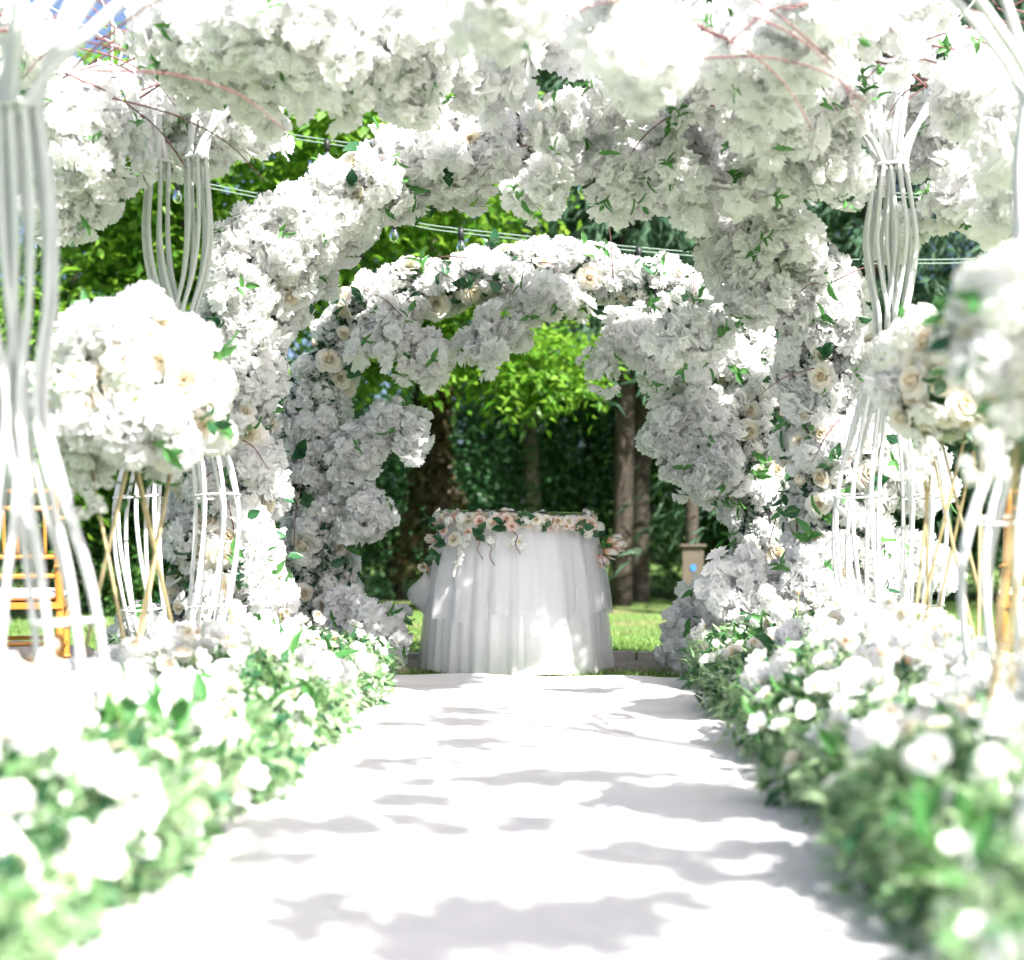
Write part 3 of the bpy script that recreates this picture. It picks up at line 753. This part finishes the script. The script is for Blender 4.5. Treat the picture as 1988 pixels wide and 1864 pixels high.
for root, x, y, n in [(nl, -.45, 3.25, 30), (nl, -.75, 3.1, 12)]:  # unseen sprays added overhead to keep sun off the near left rods
    for k in range(n):
        inst('blossom_spray', random.choice(SPRAY), (x + random.gauss(0, .22), y + random.gauss(0, .22), random.uniform(2.35, 3.0)), jn((0, 0, 1), .4), random.uniform(.10, .14), root)
for root, cx, cy_, d, n in [(ml, 250, 120, 6.6, 26), (mr, 1850, 90, 6.8, 26), (mr, 1450, 120, 6.6, 5), (nl, 150, 60, 5.2, 10), (nr_, 1500, 60, 5.2, 8)]:
    for k in range(n):
        a = at(cx + random.uniform(-170, 170), cy_ + random.uniform(-80, 90), d + random.uniform(-.4, .4)) - Vector(root.location)
        t = Vector((random.choice((-1, 1)) * random.uniform(.4, 1), random.uniform(-.4, .4), random.uniform(-.5, .6))).normalized() * random.uniform(.3, .7)
        mb = MB(); mb.tube([a, a + t * .4 + Vector((0, 0, .05)), a + t * .75 + Vector((0, 0, .04)), a + t + Vector((0, 0, -.04))], [.0045, .0022], 5, 0, 4); put('twig', mb.mesh('twig', M['twig']), root)

# ------------------------------------------------------------------ bouquets on brass stands
def bouquet(cx, cy_, d, r, n, stand_label, label, seed, zs=.95, sq=.95):
    random.seed(seed); c = at(cx, cy_, d)
    st = empty('bouquet_stand', (c.x, c.y, 0), stand_label, 'stand', 'brass wire stands of the bouquets')
    zt = c.z - r * .55
    for k in range(4):
        for sgn in (1, -1):
            w = k * 1.571 + .3; w2 = w + sgn * 1.75
            mb = MB(); mb.tube([(r * .45 * math.cos(w), r * .45 * math.sin(w), zt), (.23 * math.cos(w2), .23 * math.sin(w2), .01)], .0058, 7, 0, 6); put('rod', mb.mesh('rod', M['gold']), st)
    for z, q in ((zt, r * .46), (.012, .235)):
        mb = MB(); mb.tube([(q * math.cos(t), q * math.sin(t), z) for t in np.linspace(0, 6.2832, 33)], .007, 6, 0, 1, cap=False); put('hoop', mb.mesh('hoop', M['gold']), st)
    bq = empty('bouquet', (c.x, c.y, zt), label, 'bouquet', 'big round bouquets on brass stands')
    mb = MB(); mb.lathe([(0, -.02), (r*.5, 0), (r*.62, r*.5), (r*.5, r*.95), (0, r*1.15)], 20); put('foam_core', mb.mesh('foam_core', M['leaf_dark']), bq)
    got = np.zeros((0, 3)); k = 0; t = 0
    while k < n and t < n * 40:
        t += 1
        u = Vector((random.gauss(0, 1), random.gauss(0, 1), random.gauss(0, 1))).normalized()
        if u.z < -.75: continue
        p = c + Vector((u.x * r, u.y * r * .9, u.z * r * sq)) * random.uniform(.78, .98)
        if len(got) and np.min(np.sum((got - np.array(p)) ** 2, axis=1)) < (.068) ** 2: continue
        got = np.vstack([got, np.array(p)]); k += 1; w = random.random()
        if w < .50: inst('rose', random.choice(ROSE), p, jn(u, .4), random.uniform(.058, .088), bq)
        elif w < .72: inst('hydrangea_head', random.choice(HYD), p, jn(u, .25), random.uniform(.075, .10), bq)
        elif w < .9: inst('open_blossom', random.choice(DAISY), p + u * .02, jn(u, .3), random.uniform(.06, .085), bq)
        else: inst('blossom_cluster', random.choice(RUF), p, jn(u, .25), random.uniform(.085, .11), bq)
    for k in range(24):
        u = Vector((random.gauss(0, 1), random.gauss(0, 1), random.gauss(-.3, .7))).normalized()
        inst('leaf_sprig', random.choice(SPRIG + SPRIGF), c + u * r * .98, jn(u, .5), random.uniform(.06, .10), bq)
    for k in range(22):   # trailing berries
        q = c + Vector((-.14 + random.gauss(0, .035), -.12, -r * .8 - .16 * k / 22)); inst('berry', HYD[2], q, (0, -1, 0), random.uniform(.016, .028), bq)
    return bq
bouquet(255, 770, 5.5, .325, 120, 'crossed brass rod stand under the big left bouquet', 'large round white rose bouquet left of the aisle', 81)
bouquet(1850, 735, 5.6, .25, 80, 'crossed brass rod stand under the right bouquet behind the rods', 'round white rose bouquet right of the aisle, partly hidden by blossom', 82)
bouquet(2035, 665, 3.5, .185, 50, 'crossed brass rod stand at the right edge close to the camera', 'blurred cream bouquet at the right edge close to the camera', 83)

# ------------------------------------------------------------------ flower borders along the runner
def border(side, inner, width, y0, y1, label, seed):
    random.seed(seed); rr = np.random.default_rng(seed)
    root = empty('flower_border', (inner + side * width / 2, (y0 + y1) / 2, 0), label, 'flower border')
    loc = np.array(root.location)
    def hgt(u, y): return (.11 + .20 * math.sin(math.pi * min(1, .10 + u * .74))) * (.95 if side < 0 else 1.12) * (1 + .13 * math.sin(y * 3.1 + seed) + .08 * math.sin(y * 8 + u * 5))
    n = 46000
    u = rr.uniform(0, 1, n) ** .75; y = rr.uniform(y0, y1, n); e = .05 * np.sin(y * 6 + seed) + .03 * np.sin(y * 17)
    x = inner + side * (u * width + e - .04)
    H = np.array([hgt(a, b) for a, b in zip(u, y)]); z = H * (.90 - rr.uniform(0, 1, n) ** 1.5 * .88)
    P = np.stack([x, y, z], 1) - loc
    D = rr.normal(size=(n, 3)) * .8; D[:, 0] -= side * .55 * (1 - u); D[:, 2] += .3
    V = leaf_quads(P, D, rr.uniform(.03, .085, n), rr.uniform(.008, .026, n), .25)
    o = put('border_leaves', quad_mesh('border_leaves', V, M['border_leaf']), root); o['kind'] = 'stuff'
    n2 = 6000; k = rr.integers(0, n, n2); P2 = P[k] * 1.0; V = leaf_quads(P2, rr.normal(size=(n2, 3)) * .6 + np.array([-side * .3, 0, .2]), rr.uniform(.05, .09, n2), rr.uniform(.02, .04, n2), .3)
    o = put('broad_leaves', quad_mesh('broad_leaves', V, M['leaf_dark']), root); o['kind'] = 'stuff'
    # tiny filler blossom
    n3 = 3500; u3 = rr.uniform(0, 1, n3) ** .6; y3 = rr.uniform(y0, y1, n3)
    c = np.stack([inner + side * u3 * width, y3, np.array([hgt(a, b) for a, b in zip(u3, y3)]) * (1.06 - rr.uniform(0, 1, n3) ** 2 * .5)], 1) - loc
    V = leaf_quads(c, rr.normal(size=(n3, 3)), rr.uniform(.018, .034, n3), rr.uniform(.014, .026, n3), .2)
    me = quad_mesh('filler_petals', V, M['hydra']); a_ = me.attributes.new('tone', 'FLOAT', 'POINT'); a_.data.foreach_set('value', np.ones(len(me.vertices), np.float32))
    o = put('filler_petals', me, root); o['kind'] = 'stuff'
    got = np.zeros((0, 3)); cnt = {'rose': 0, 'open_blossom': 0, 'hydrangea_head': 0, 'blossom_cluster': 0}; t = 0
    while sum(cnt.values()) < 520 and t < 14000:
        t += 1; yy = random.uniform(y0, y1); uu = random.uniform(0, 1); h = hgt(uu, yy); fr = max(0, 1 - uu / .35)
        p = Vector((inner + side * (uu * width - .075 * fr * random.random()), yy, h * random.uniform(.88, 1.2) + .02 if uu > .3 else h * random.uniform(.3, 1.15) + .015))
        if len(got) and np.min(np.sum((got - np.array(p)) ** 2, axis=1)) < .052 ** 2: continue
        got = np.vstack([got, np.array(p)]); nrm = jn((-side * (.7 - uu * .5), -.55, .75), .35); w = random.random()
        k = 'rose' if w < .26 else 'open_blossom' if w < .72 else 'hydrangea_head' if w < .92 else 'blossom_cluster'
        if cnt[k] > 290: continue
        cnt[k] += 1
        inst(k, random.choice({'rose': ROSE, 'open_blossom': DAISY, 'hydrangea_head': HYD, 'blossom_cluster': RUF}[k]), p, nrm, {'rose': random.uniform(.030, .052), 'open_blossom': random.uniform(.028, .052), 'hydrangea_head': random.uniform(.032, .055), 'blossom_cluster': random.uniform(.045, .065)}[k], root)
    for k in range(70):
        yy = random.uniform(y0, y1); uu = random.random(); h = hgt(uu, yy); p = Vector((inner + side * uu * width, yy, h * .8))
        inst('leaf_sprig', random.choice(SPRIGF + SPRIG[:1]), p, jn((-side * .3, -.2, 1), .4), random.uniform(.07, .13), root)
    for k in range(30):
        yy = random.uniform(y0, y1); uu = random.uniform(.1, 1); h = hgt(uu, yy); a = Vector((inner + side * uu * width, yy, h * .6)) - Vector(root.location)
        e = Vector((random.gauss(0, .05), random.gauss(0, .05), random.uniform(.16, .26))); mb = MB(); mb.tube([a, a + e * .5, a + e], [.003, .0015], 4, 0, 3); st = put('flower_stalk', mb.mesh('flower_stalk', M['stem']), root)
        o = inst('stalk_bud', TULIP[1] if k % 3 else HYD[2], a + e + Vector(root.location), jn((0, 0, 1), .2), random.uniform(.022, .036), root)
    k = 0
    while k < 110:
        yy = y0 + (y1 - y0) * random.random() ** 1.15; uu = random.random() ** 1.1; h = hgt(uu, yy); k += 1
        p = Vector((inner + side * (uu * width - .03), yy, h * random.uniform(.35 if uu < .35 else .8, 1.15) + .015))
        inst('small_blossom', random.choice(DAISY + HYD[:1]), p, jn((-side * (.8 - uu * .5), -.55, .7), .4), random.uniform(.018, .032), root)
    return root
border(-1, -.87, .78, 1.9, 7.45, 'low flower border along the left edge of the white runner', 91)
border(1, .63, .80, 1.9, 7.55, 'low flower border along the right edge of the white runner', 92)

# ------------------------------------------------------------------ chairs
def chair(x, y, rz, label):
    root = empty('chiavari_chair', (x, y, 0), label, 'chair', 'honey wood chairs beside the aisle'); root.rotation_euler.z = rz
    def T(name, pts, r, m='wood'):
        mb = MB(); mb.tube(pts, r, 8, 0, 4); return put(name, mb.mesh(name, M[m]), root)
    w = .19
    for sx in (-1, 1):
        T('leg', [(sx*w, .19, 0), (sx*w, .19, .2), (sx*w, .19, .44)], [.013, .018, .017])
        T('back_post', [(sx*w, -.22, 0), (sx*w, -.19, .25), (sx*w, -.18, .45), (sx*w*.96, -.21, .7), (sx*w*.93, -.25, .93)], [.013, .018, .018, .016, .014])
        for z in (.16, .26): T('stretcher', [(sx*w, -.2, z), (sx*w, .19, z)], .009)
        for z in (.20, .33, .60, .80):
            mb = MB(); mb.lathe([(.010, -.012), (.024, -.004), (.024, .004), (.010, .012)], 10, 0, (sx*w, .19 if z < .4 else -.20 - (z-.6)*.18, z)); put('turned_ring', mb.mesh('turned_ring', M['wood']), root)
    for z in (.18, .28): T('stretcher', [(-w, .19, z), (w, .19, z)], .009)
    for z in (.18, .28): T('stretcher', [(-w, -.2, z), (w, -.2, z)], .009)
    for z, yy in ((.56, -.19), (.64, -.2), (.84, -.232), (.91, -.245)): T('rail', [(-w*.95, yy, z), (w*.95, yy, z)], .0105)
    for k in range(6): T('spindle', [(-.135 + k*.054, -.2, .64), (-.132 + k*.053, -.23, .84)], .0075)
    mb = MB(); mb.box((-.205, -.205, .425), (.205, .215, .452)); put('seat', mb.mesh('seat', M['wood'], False), root)
    mb = MB(); P = np.zeros((13, 32, 3))
    for i in range(13):
        t = i / 12 * math.pi; zz = -math.cos(t) * .024; q = math.sin(t) ** .35
        for k in range(32):
            a = 2*math.pi*k/32; cx = math.copysign(abs(math.cos(a)) ** .4, math.cos(a)); sy = math.copysign(abs(math.sin(a)) ** .4, math.sin(a))
            P[i, k] = (cx * .205 * q, sy * .205 * q, .478 + zz)
    mb.grid(P, closed=True); put('cushion', mb.mesh('cushion', M['cushion']), root)
    return root
chair(-2.36, 6.75, rad(14), 'honey wood chair with white cushion at the left edge behind the rods')
chair(2.05, 6.85, rad(-12), 'honey wood chair with white cushion at the right edge behind the rods')

# ------------------------------------------------------------------ boulder
def boulder(c, s, label, seed):
    rr = np.random.default_rng(seed); mb = MB(); P = np.zeros((13, 22, 3)); A = rr.normal(size=(6, 3)); ph_ = rr.uniform(0, 6, 6)
    for i in range(13):
        t = math.pi * i / 12
        for k in range(22):
            a = 2*math.pi*k/22; d = np.array([math.sin(t)*math.cos(a), math.sin(t)*math.sin(a), math.cos(t)])
            q = 1 + sum(.07 * math.sin(2.3 * d @ A[j] + ph_[j]) for j in range(6)); P[i, k] = d * q * np.array(s) + np.array([0, 0, s[2] * .75])
    mb.grid(P, closed=True); o = put('boulder', mb.mesh('boulder', M['rock'], True), None, c); tag(o, label, 'rock'); return o
p = at(135, 1300, 8.25); boulder((p.x, p.y, 0), (.15, .12, .085), 'pale boulder on the lawn behind the left chair', 3)
p = at(35, 1310, 8.1); boulder((p.x, p.y, 0), (.13, .11, .10), 'rough pale stone under the left chair', 4)

# ------------------------------------------------------------------ string lights
def string_light(pts, d, bulbs, label):
    P = [at(px, py, d) for px, py in pts]; root = empty('string_light', P[0], label, 'string light', 'string lights hung across the garden'); L0 = Vector(P[0])
    for dz in (0, .024):
        mb = MB(); mb.tube([p + Vector((0, .004 * (dz > 0), dz)) - L0 for p in P], .0042, 6, 0, 8); put('wire', mb.mesh('wire', M['wire']), root)
    for px, py in bulbs:
        c = at(px, py, d) - L0
        mb = MB(); mb.lathe([(.0, .03), (.016, .03), (.018, .0), (.017, -.045), (.0, -.045)], 12, 0, c); s = put('socket', mb.mesh('socket', M['black']), root)
        mb = MB(); mb.lathe([(.012, -.046), (.016, -.055), (.026, -.075), (.030, -.095), (.026, -.115), (.014, -.127), (.0, -.13)], 16, 0, c); put('bulb', mb.mesh('bulb', M['glass']), s)
        mb = MB(); mb.tube([c + Vector((0, 0, -.05)), c + Vector((.004, 0, -.08)), c + Vector((0, 0, -.1))], .003, 5, 0, 3); put('filament', mb.mesh('filament', M['gold']), s)
string_light([(-420,70),(200,190),(505,257),(690,287),(980,322),(1130,338),(1550,374),(1830,384),(2300,380)], 9.6, [(460,248),(635,280),(980,322),(1130,338),(1700,379),(1830,384),(290,212)], 'upper string of clear bulbs sagging behind the arches')
string_light([(-380,190),(260,336),(400,364),(540,391),(765,430),(890,452),(1345,497),(1680,512),(2250,505)], 9.6, [(345,354),(505,384),(765,430),(895,452),(1240,489),(1560,508),(1900,512)], 'lower string of clear bulbs sagging behind the arches')

# ------------------------------------------------------------------ trees
def crown_leaves(seed, lumps, ntwig, per, L, W, lump_r, droop=.25, spread=.5, tw=(.25, .6), fill=.5):
    """leaf quads along twigs that leave clumps of the crown; lumps: (N,3)"""
    rr = np.random.default_rng(seed)
    lumps = np.asarray(lumps, float); i = rr.integers(0, len(lumps), ntwig)
    u = unit(rr.normal(size=(ntwig, 3))); rad_ = rr.uniform(0, 1, ntwig) ** fill
    p0 = lumps[i] + u * (rad_ * lump_r)[:, None] * np.array([1, 1, .72])
    d = unit(u + rr.normal(size=(ntwig, 3)) * spread + np.array([0, 0, -droop])); ln = rr.uniform(*tw, ntwig)
    t = np.linspace(.08, 1, per); side = np.where(np.arange(per) % 2, 1, -1)
    s = unit(np.cross(d, np.array([0, 0, 1.0]) + rr.normal(size=(ntwig, 3)) * .25))
    P = p0[:, None] + d[:, None] * (ln[:, None] * t[None])[..., None]
    P[..., 2] -= (t[None] ** 2 * ln[:, None] * droop * .6)
    D = d[:, None] * .55 + s[:, None] * (side[None, :, None] * .9) + rr.normal(size=(ntwig, per, 3)) * .28
    D[..., 2] -= .15
    P = P.reshape(-1, 3); D = D.reshape(-1, 3); n = len(P)
    return leaf_quads(P, D, rr.uniform(.7, 1.15, n) * L, rr.uniform(.75, 1.1, n) * W, .12)

def limbs(root, base_r, h, lumps, bark, seed, lean=(0, 0), nl=7):
    random.seed(seed)
    pts = [(0, 0, -.1), (lean[0] * .3 + random.uniform(-.05, .05), lean[1] * .3, h * .35), (lean[0] * .7 + random.uniform(-.1, .1), lean[1] * .7, h * .7), (lean[0], lean[1], h)]
    mb = MB(); mb.tube(pts, [base_r * 1.35, base_r, base_r * .8, base_r * .45], 12, 0, 6); tr = put('trunk', mb.mesh('trunk', M[bark]), root)
    for k in range(min(nl, len(lumps))):
        e = Vector(lumps[(k * 3) % len(lumps)]); t = random.uniform(.45, .95); b = Vector(pts[1]).lerp(Vector(pts[3]), t); m = b.lerp(e, .5) + Vector((0, 0, .12 * (e - b).length))
        mb = MB(); mb.tube([b, m, e], [base_r * .42, base_r * .25, base_r * .1], 8, 0, 6); put('limb', mb.mesh('limb', M[bark]), root)

def ell(rr, n, c, r, hollow=.45):
    u = unit(rr.normal(size=(n, 3))) * (rr.uniform(hollow ** 3, 1, n) ** (1/3))[:, None]
    return np.array(c) + u * np.array(r)

def tree(x, y, label, seed, h, c, r, nl, ntwig, mat, bark='bark', base=.12, L=.11, W=.055, lump_r=.55, lean=(0, 0), extra=None, per=7, droop=.25, name='leafy_tree', cat='tree'):
    rr = np.random.default_rng(seed); root = empty(name, (x, y, 0), label, cat, 'trees behind the arches')
    lp = ell(rr, nl, c, r)
    if extra is not None: lp = np.concatenate([lp, np.array(extra, float)])
    limbs(root, base, h, lp, bark, seed, lean)
    put('crown', quad_mesh('crown', crown_leaves(seed, lp, ntwig, per, L, W, lump_r, droop), M[mat]), root)
    return root

# bright tree left of the middle, its low bough reaching in over the table
bough = [(1.6,.0,1.95),(2.0,-.1,1.9),(2.4,-.1,1.95),(2.8,-.1,2.02),(3.1,-.1,1.95),(1.2,0,2.3),(1.9,.1,2.15),(2.5,.1,2.2)]
tree(-3.15, 13.2, 'bright green leafy tree with a low bough over the table', 501, 3.6, (.8, 0, 3.9), (2.2, 1.4, 1.35), 34, 3400, 'tree_bright', 'bark', .13, .125, .062, .5)
random.seed(5)
bt = empty('leafy_tree', (-1.25, 14.4, 0), 'slim tree with brown ivy on its trunk and a bright bough over the table', 'tree', 'trees behind the arches')
mb = MB(); mb.tube([(0, 0, -.1), (.03, 0, 1.2), (-.05, 0, 2.6), (.1, 0, 4.6)], [.13, .10, .09, .06], 10, 0, 6); put('trunk', mb.mesh('trunk', M['bark']), bt)
mb = MB(); mb.tube([(-.03, 0, 2.3), (.4, -.5, 2.45), (.9, -1.0, 2.25), (1.35, -1.25, 2.15)], [.04, .02, .008], 8, 0, 6); put('limb', mb.mesh('limb', M['bark']), bt)
mb = MB(); mb.tube([(-.03, 0, 2.2), (-.2, -.5, 2.4), (-.5, -1.0, 2.35)], [.035, .02, .008], 8, 0, 6); put('limb', mb.mesh('limb', M['bark']), bt)
lp = [(-.4,-1.0,2.35),(-.15,-1.1,2.3),(.15,-1.15,2.35),(.4,-1.2,2.25),(.7,-1.25,2.2),(.95,-1.25,2.15),(1.2,-1.3,2.12),(.1,-1.1,2.6),(.45,-1.1,2.5),(-.6,-.9,2.55),(-.3,-.8,2.8),(.3,-.6,2.9)]
put('crown', quad_mesh('crown', crown_leaves(502, lp, 700, 9, .12, .05, .24, .22, .45, (.2, .5)), M['tree_bright']), bt)
rr = np.random.default_rng(6); n = 1500; th = rr.uniform(0, 6.28, n); z = rr.uniform(.3, 2.3, n); q = rr.uniform(.1, .24, n) * (1 + .5*np.sin(z*3))
P = np.stack([q*np.cos(th), q*np.sin(th), z], 1); o = put('ivy', quad_mesh('ivy', leaf_quads(P, np.stack([np.cos(th), np.sin(th), -.5 + 0*z], 1) + rr.normal(size=(n, 3))*.4, .09, .06), M['ivy_brown']), bt); o['kind'] = 'stuff'

tree(-4.3, 13.0, 'yellow green bushy shrub behind the left rods', 503, 1.6, (0, 0, 2.0), (1.1, .9, .9), 22, 1700, 'tree_bright', 'bark', .05, .16, .06, .42, name='bushy_shrub', cat='shrub')
tree(-.35, 16.2, 'leaning pale trunk tree in the middle of the backdrop', 504, 5.2, (.3, .3, 5.6), (2.4, 1.8, 1.6), 30, 2600, 'tree_mid', 'bark_pale', .075, .11, .055, .6, lean=(-.25, .2))
tree(1.6, 17.5, 'broad leafy tree in the middle right of the backdrop', 505, 4.5, (.2, 0, 4.8), (2.3, 1.8, 2.2), 36, 3400, 'tree_mid', 'bark', .14, .11, .055, .6)
tree(-5.8, 18.5, 'tall leafy tree at the far left of the backdrop', 506, 4.0, (0, 0, 3.4), (2.2, 1.8, 1.5), 22, 1300, 'tree_mid', 'bark', .12, .12, .06, .6)

def conifer(x, y, label, seed, h, r, z0, n=900, base=.085):
    rr = np.random.default_rng(seed); root = empty('conifer', (x, y, 0), label, 'tree', 'dark conifers at the right of the backdrop')
    mb = MB(); mb.tube([(0, 0, -.1), (.04, 0, h*.3), (-.02, 0, h*.6), (0, 0, h)], [base*1.2, base, base*.7, base*.15], 10, 0, 6); put('trunk', mb.mesh('trunk', M['bark']), root)
    z = z0 + (h - z0) * rr.uniform(0, 1, n) ** 1.3; th = rr.uniform(0, 6.283, n); reach = r * (1 - (z - z0) / (h - z0) * .8) * rr.uniform(.55, 1.05, n)
    per = 34; t = rr.uniform(.12, 1, (n, per))
    X = np.cos(th)[:, None] * reach[:, None] * t; Y = np.sin(th)[:, None] * reach[:, None] * t; Zz = z[:, None] + .25 * t - .75 * t * t * reach[:, None] * .6
    P = np.stack([X, Y, Zz], -1).reshape(-1, 3)
    D = np.stack([np.cos(th), np.sin(th), -.55 + 0*th], 1)[:, None].repeat(per, 1).reshape(-1, 3) + rr.normal(size=(n*per, 3)) * .55
    m_ = n * per
    put('crown', quad_mesh('crown', leaf_quads(P, D, rr.uniform(.10, .24, m_), rr.uniform(.012, .03, m_), .25), M['conifer']), root)
    return root
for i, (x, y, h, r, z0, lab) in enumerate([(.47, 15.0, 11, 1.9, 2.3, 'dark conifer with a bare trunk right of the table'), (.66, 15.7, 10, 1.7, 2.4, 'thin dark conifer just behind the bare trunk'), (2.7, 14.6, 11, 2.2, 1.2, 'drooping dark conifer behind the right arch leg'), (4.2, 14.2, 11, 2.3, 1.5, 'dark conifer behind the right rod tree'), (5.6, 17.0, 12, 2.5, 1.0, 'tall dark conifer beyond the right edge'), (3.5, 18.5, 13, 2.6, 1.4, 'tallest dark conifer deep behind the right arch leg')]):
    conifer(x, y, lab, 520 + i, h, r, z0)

def shrub(x, y, w, h, label, seed, mat, L=.085, n=1500):
    rr = np.random.default_rng(seed); root = empty('shrub', (x, y, 0), label, 'shrub', 'undergrowth shrubs behind the lawn')
    lp = ell(rr, 26, (0, 0, h * .52), (w * .8, w * .55, h * .42), .2)
    for k in range(5):
        e = Vector(lp[k]); mb = MB(); mb.tube([(rr.uniform(-.1, .1), 0, -.05), (e.x * .4, e.y * .4, e.z * .5), e], [.028, .018, .006], 6, 0, 4); put('stem', mb.mesh('stem', M['bark']), root)
    put('crown', quad_mesh('crown', crown_leaves(seed, lp, n, 7, L, L * .5, .45, .15), M[mat]), root)
    return root
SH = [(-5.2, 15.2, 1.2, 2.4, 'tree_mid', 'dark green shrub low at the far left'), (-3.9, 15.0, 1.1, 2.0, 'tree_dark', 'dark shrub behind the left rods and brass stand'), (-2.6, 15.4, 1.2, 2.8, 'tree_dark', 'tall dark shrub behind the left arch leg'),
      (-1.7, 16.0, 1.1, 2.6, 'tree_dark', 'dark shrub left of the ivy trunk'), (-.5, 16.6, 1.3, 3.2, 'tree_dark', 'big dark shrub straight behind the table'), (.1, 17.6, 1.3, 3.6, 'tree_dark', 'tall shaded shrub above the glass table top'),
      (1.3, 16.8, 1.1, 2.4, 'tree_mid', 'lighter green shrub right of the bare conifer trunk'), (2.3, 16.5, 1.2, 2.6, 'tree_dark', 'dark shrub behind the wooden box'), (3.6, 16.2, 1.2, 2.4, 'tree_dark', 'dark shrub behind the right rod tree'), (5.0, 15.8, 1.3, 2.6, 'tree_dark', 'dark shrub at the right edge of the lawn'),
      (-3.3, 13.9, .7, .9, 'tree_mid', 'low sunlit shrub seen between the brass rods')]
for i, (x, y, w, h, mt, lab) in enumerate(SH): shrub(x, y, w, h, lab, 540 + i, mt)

# wooden box on a post under the trees
p = at(1345, 1100, 13.6); post = empty('nest_box', (p.x, p.y, 0), 'pale wooden box with a blue dot on a post under the trees', 'box')
mb = MB(); mb.tube([(0, .12, -.05), (0, .12, 1.3)], .06, 10, 0, 4); put('post', mb.mesh('post', M['bark']), post)
mb = MB(); mb.box((-.09, -.05, .28), (.09, .055, .60)); put('box_body', mb.mesh('box_body', M['box'], False), post)
mb = MB(); mb.box((-.11, -.08, .602), (.11, .056, .622)); put('box_roof', mb.mesh('box_roof', M['box'], False), post)
mb = MB(); V = [(0, -.058, .42)] + [(.026 * math.cos(k*.524), -.058, .42 + .03 * math.sin(k*.524)) for k in range(12)]
mb.add(V, [(0, k + 1, (k + 1) % 12 + 1) for k in range(12)]); put('blue_dot', mb.mesh('blue_dot', M['blue'], False), post)

# far wood closing the view
rr = np.random.default_rng(77); lp = []
for k in range(420):
    x = rr.uniform(-20, 20); y = rr.uniform(24, 34); top = 3.4 if x < -4.5 else 13
    lp.append((x, y, rr.uniform(.3, top)))
o = put('far_wood', quad_mesh('far_wood', crown_leaves(78, lp, 16000, 6, .30, .17, 1.5, .2), M['far'])); tag(o, 'far green wood that closes the view', 'wood', kind='stuff')
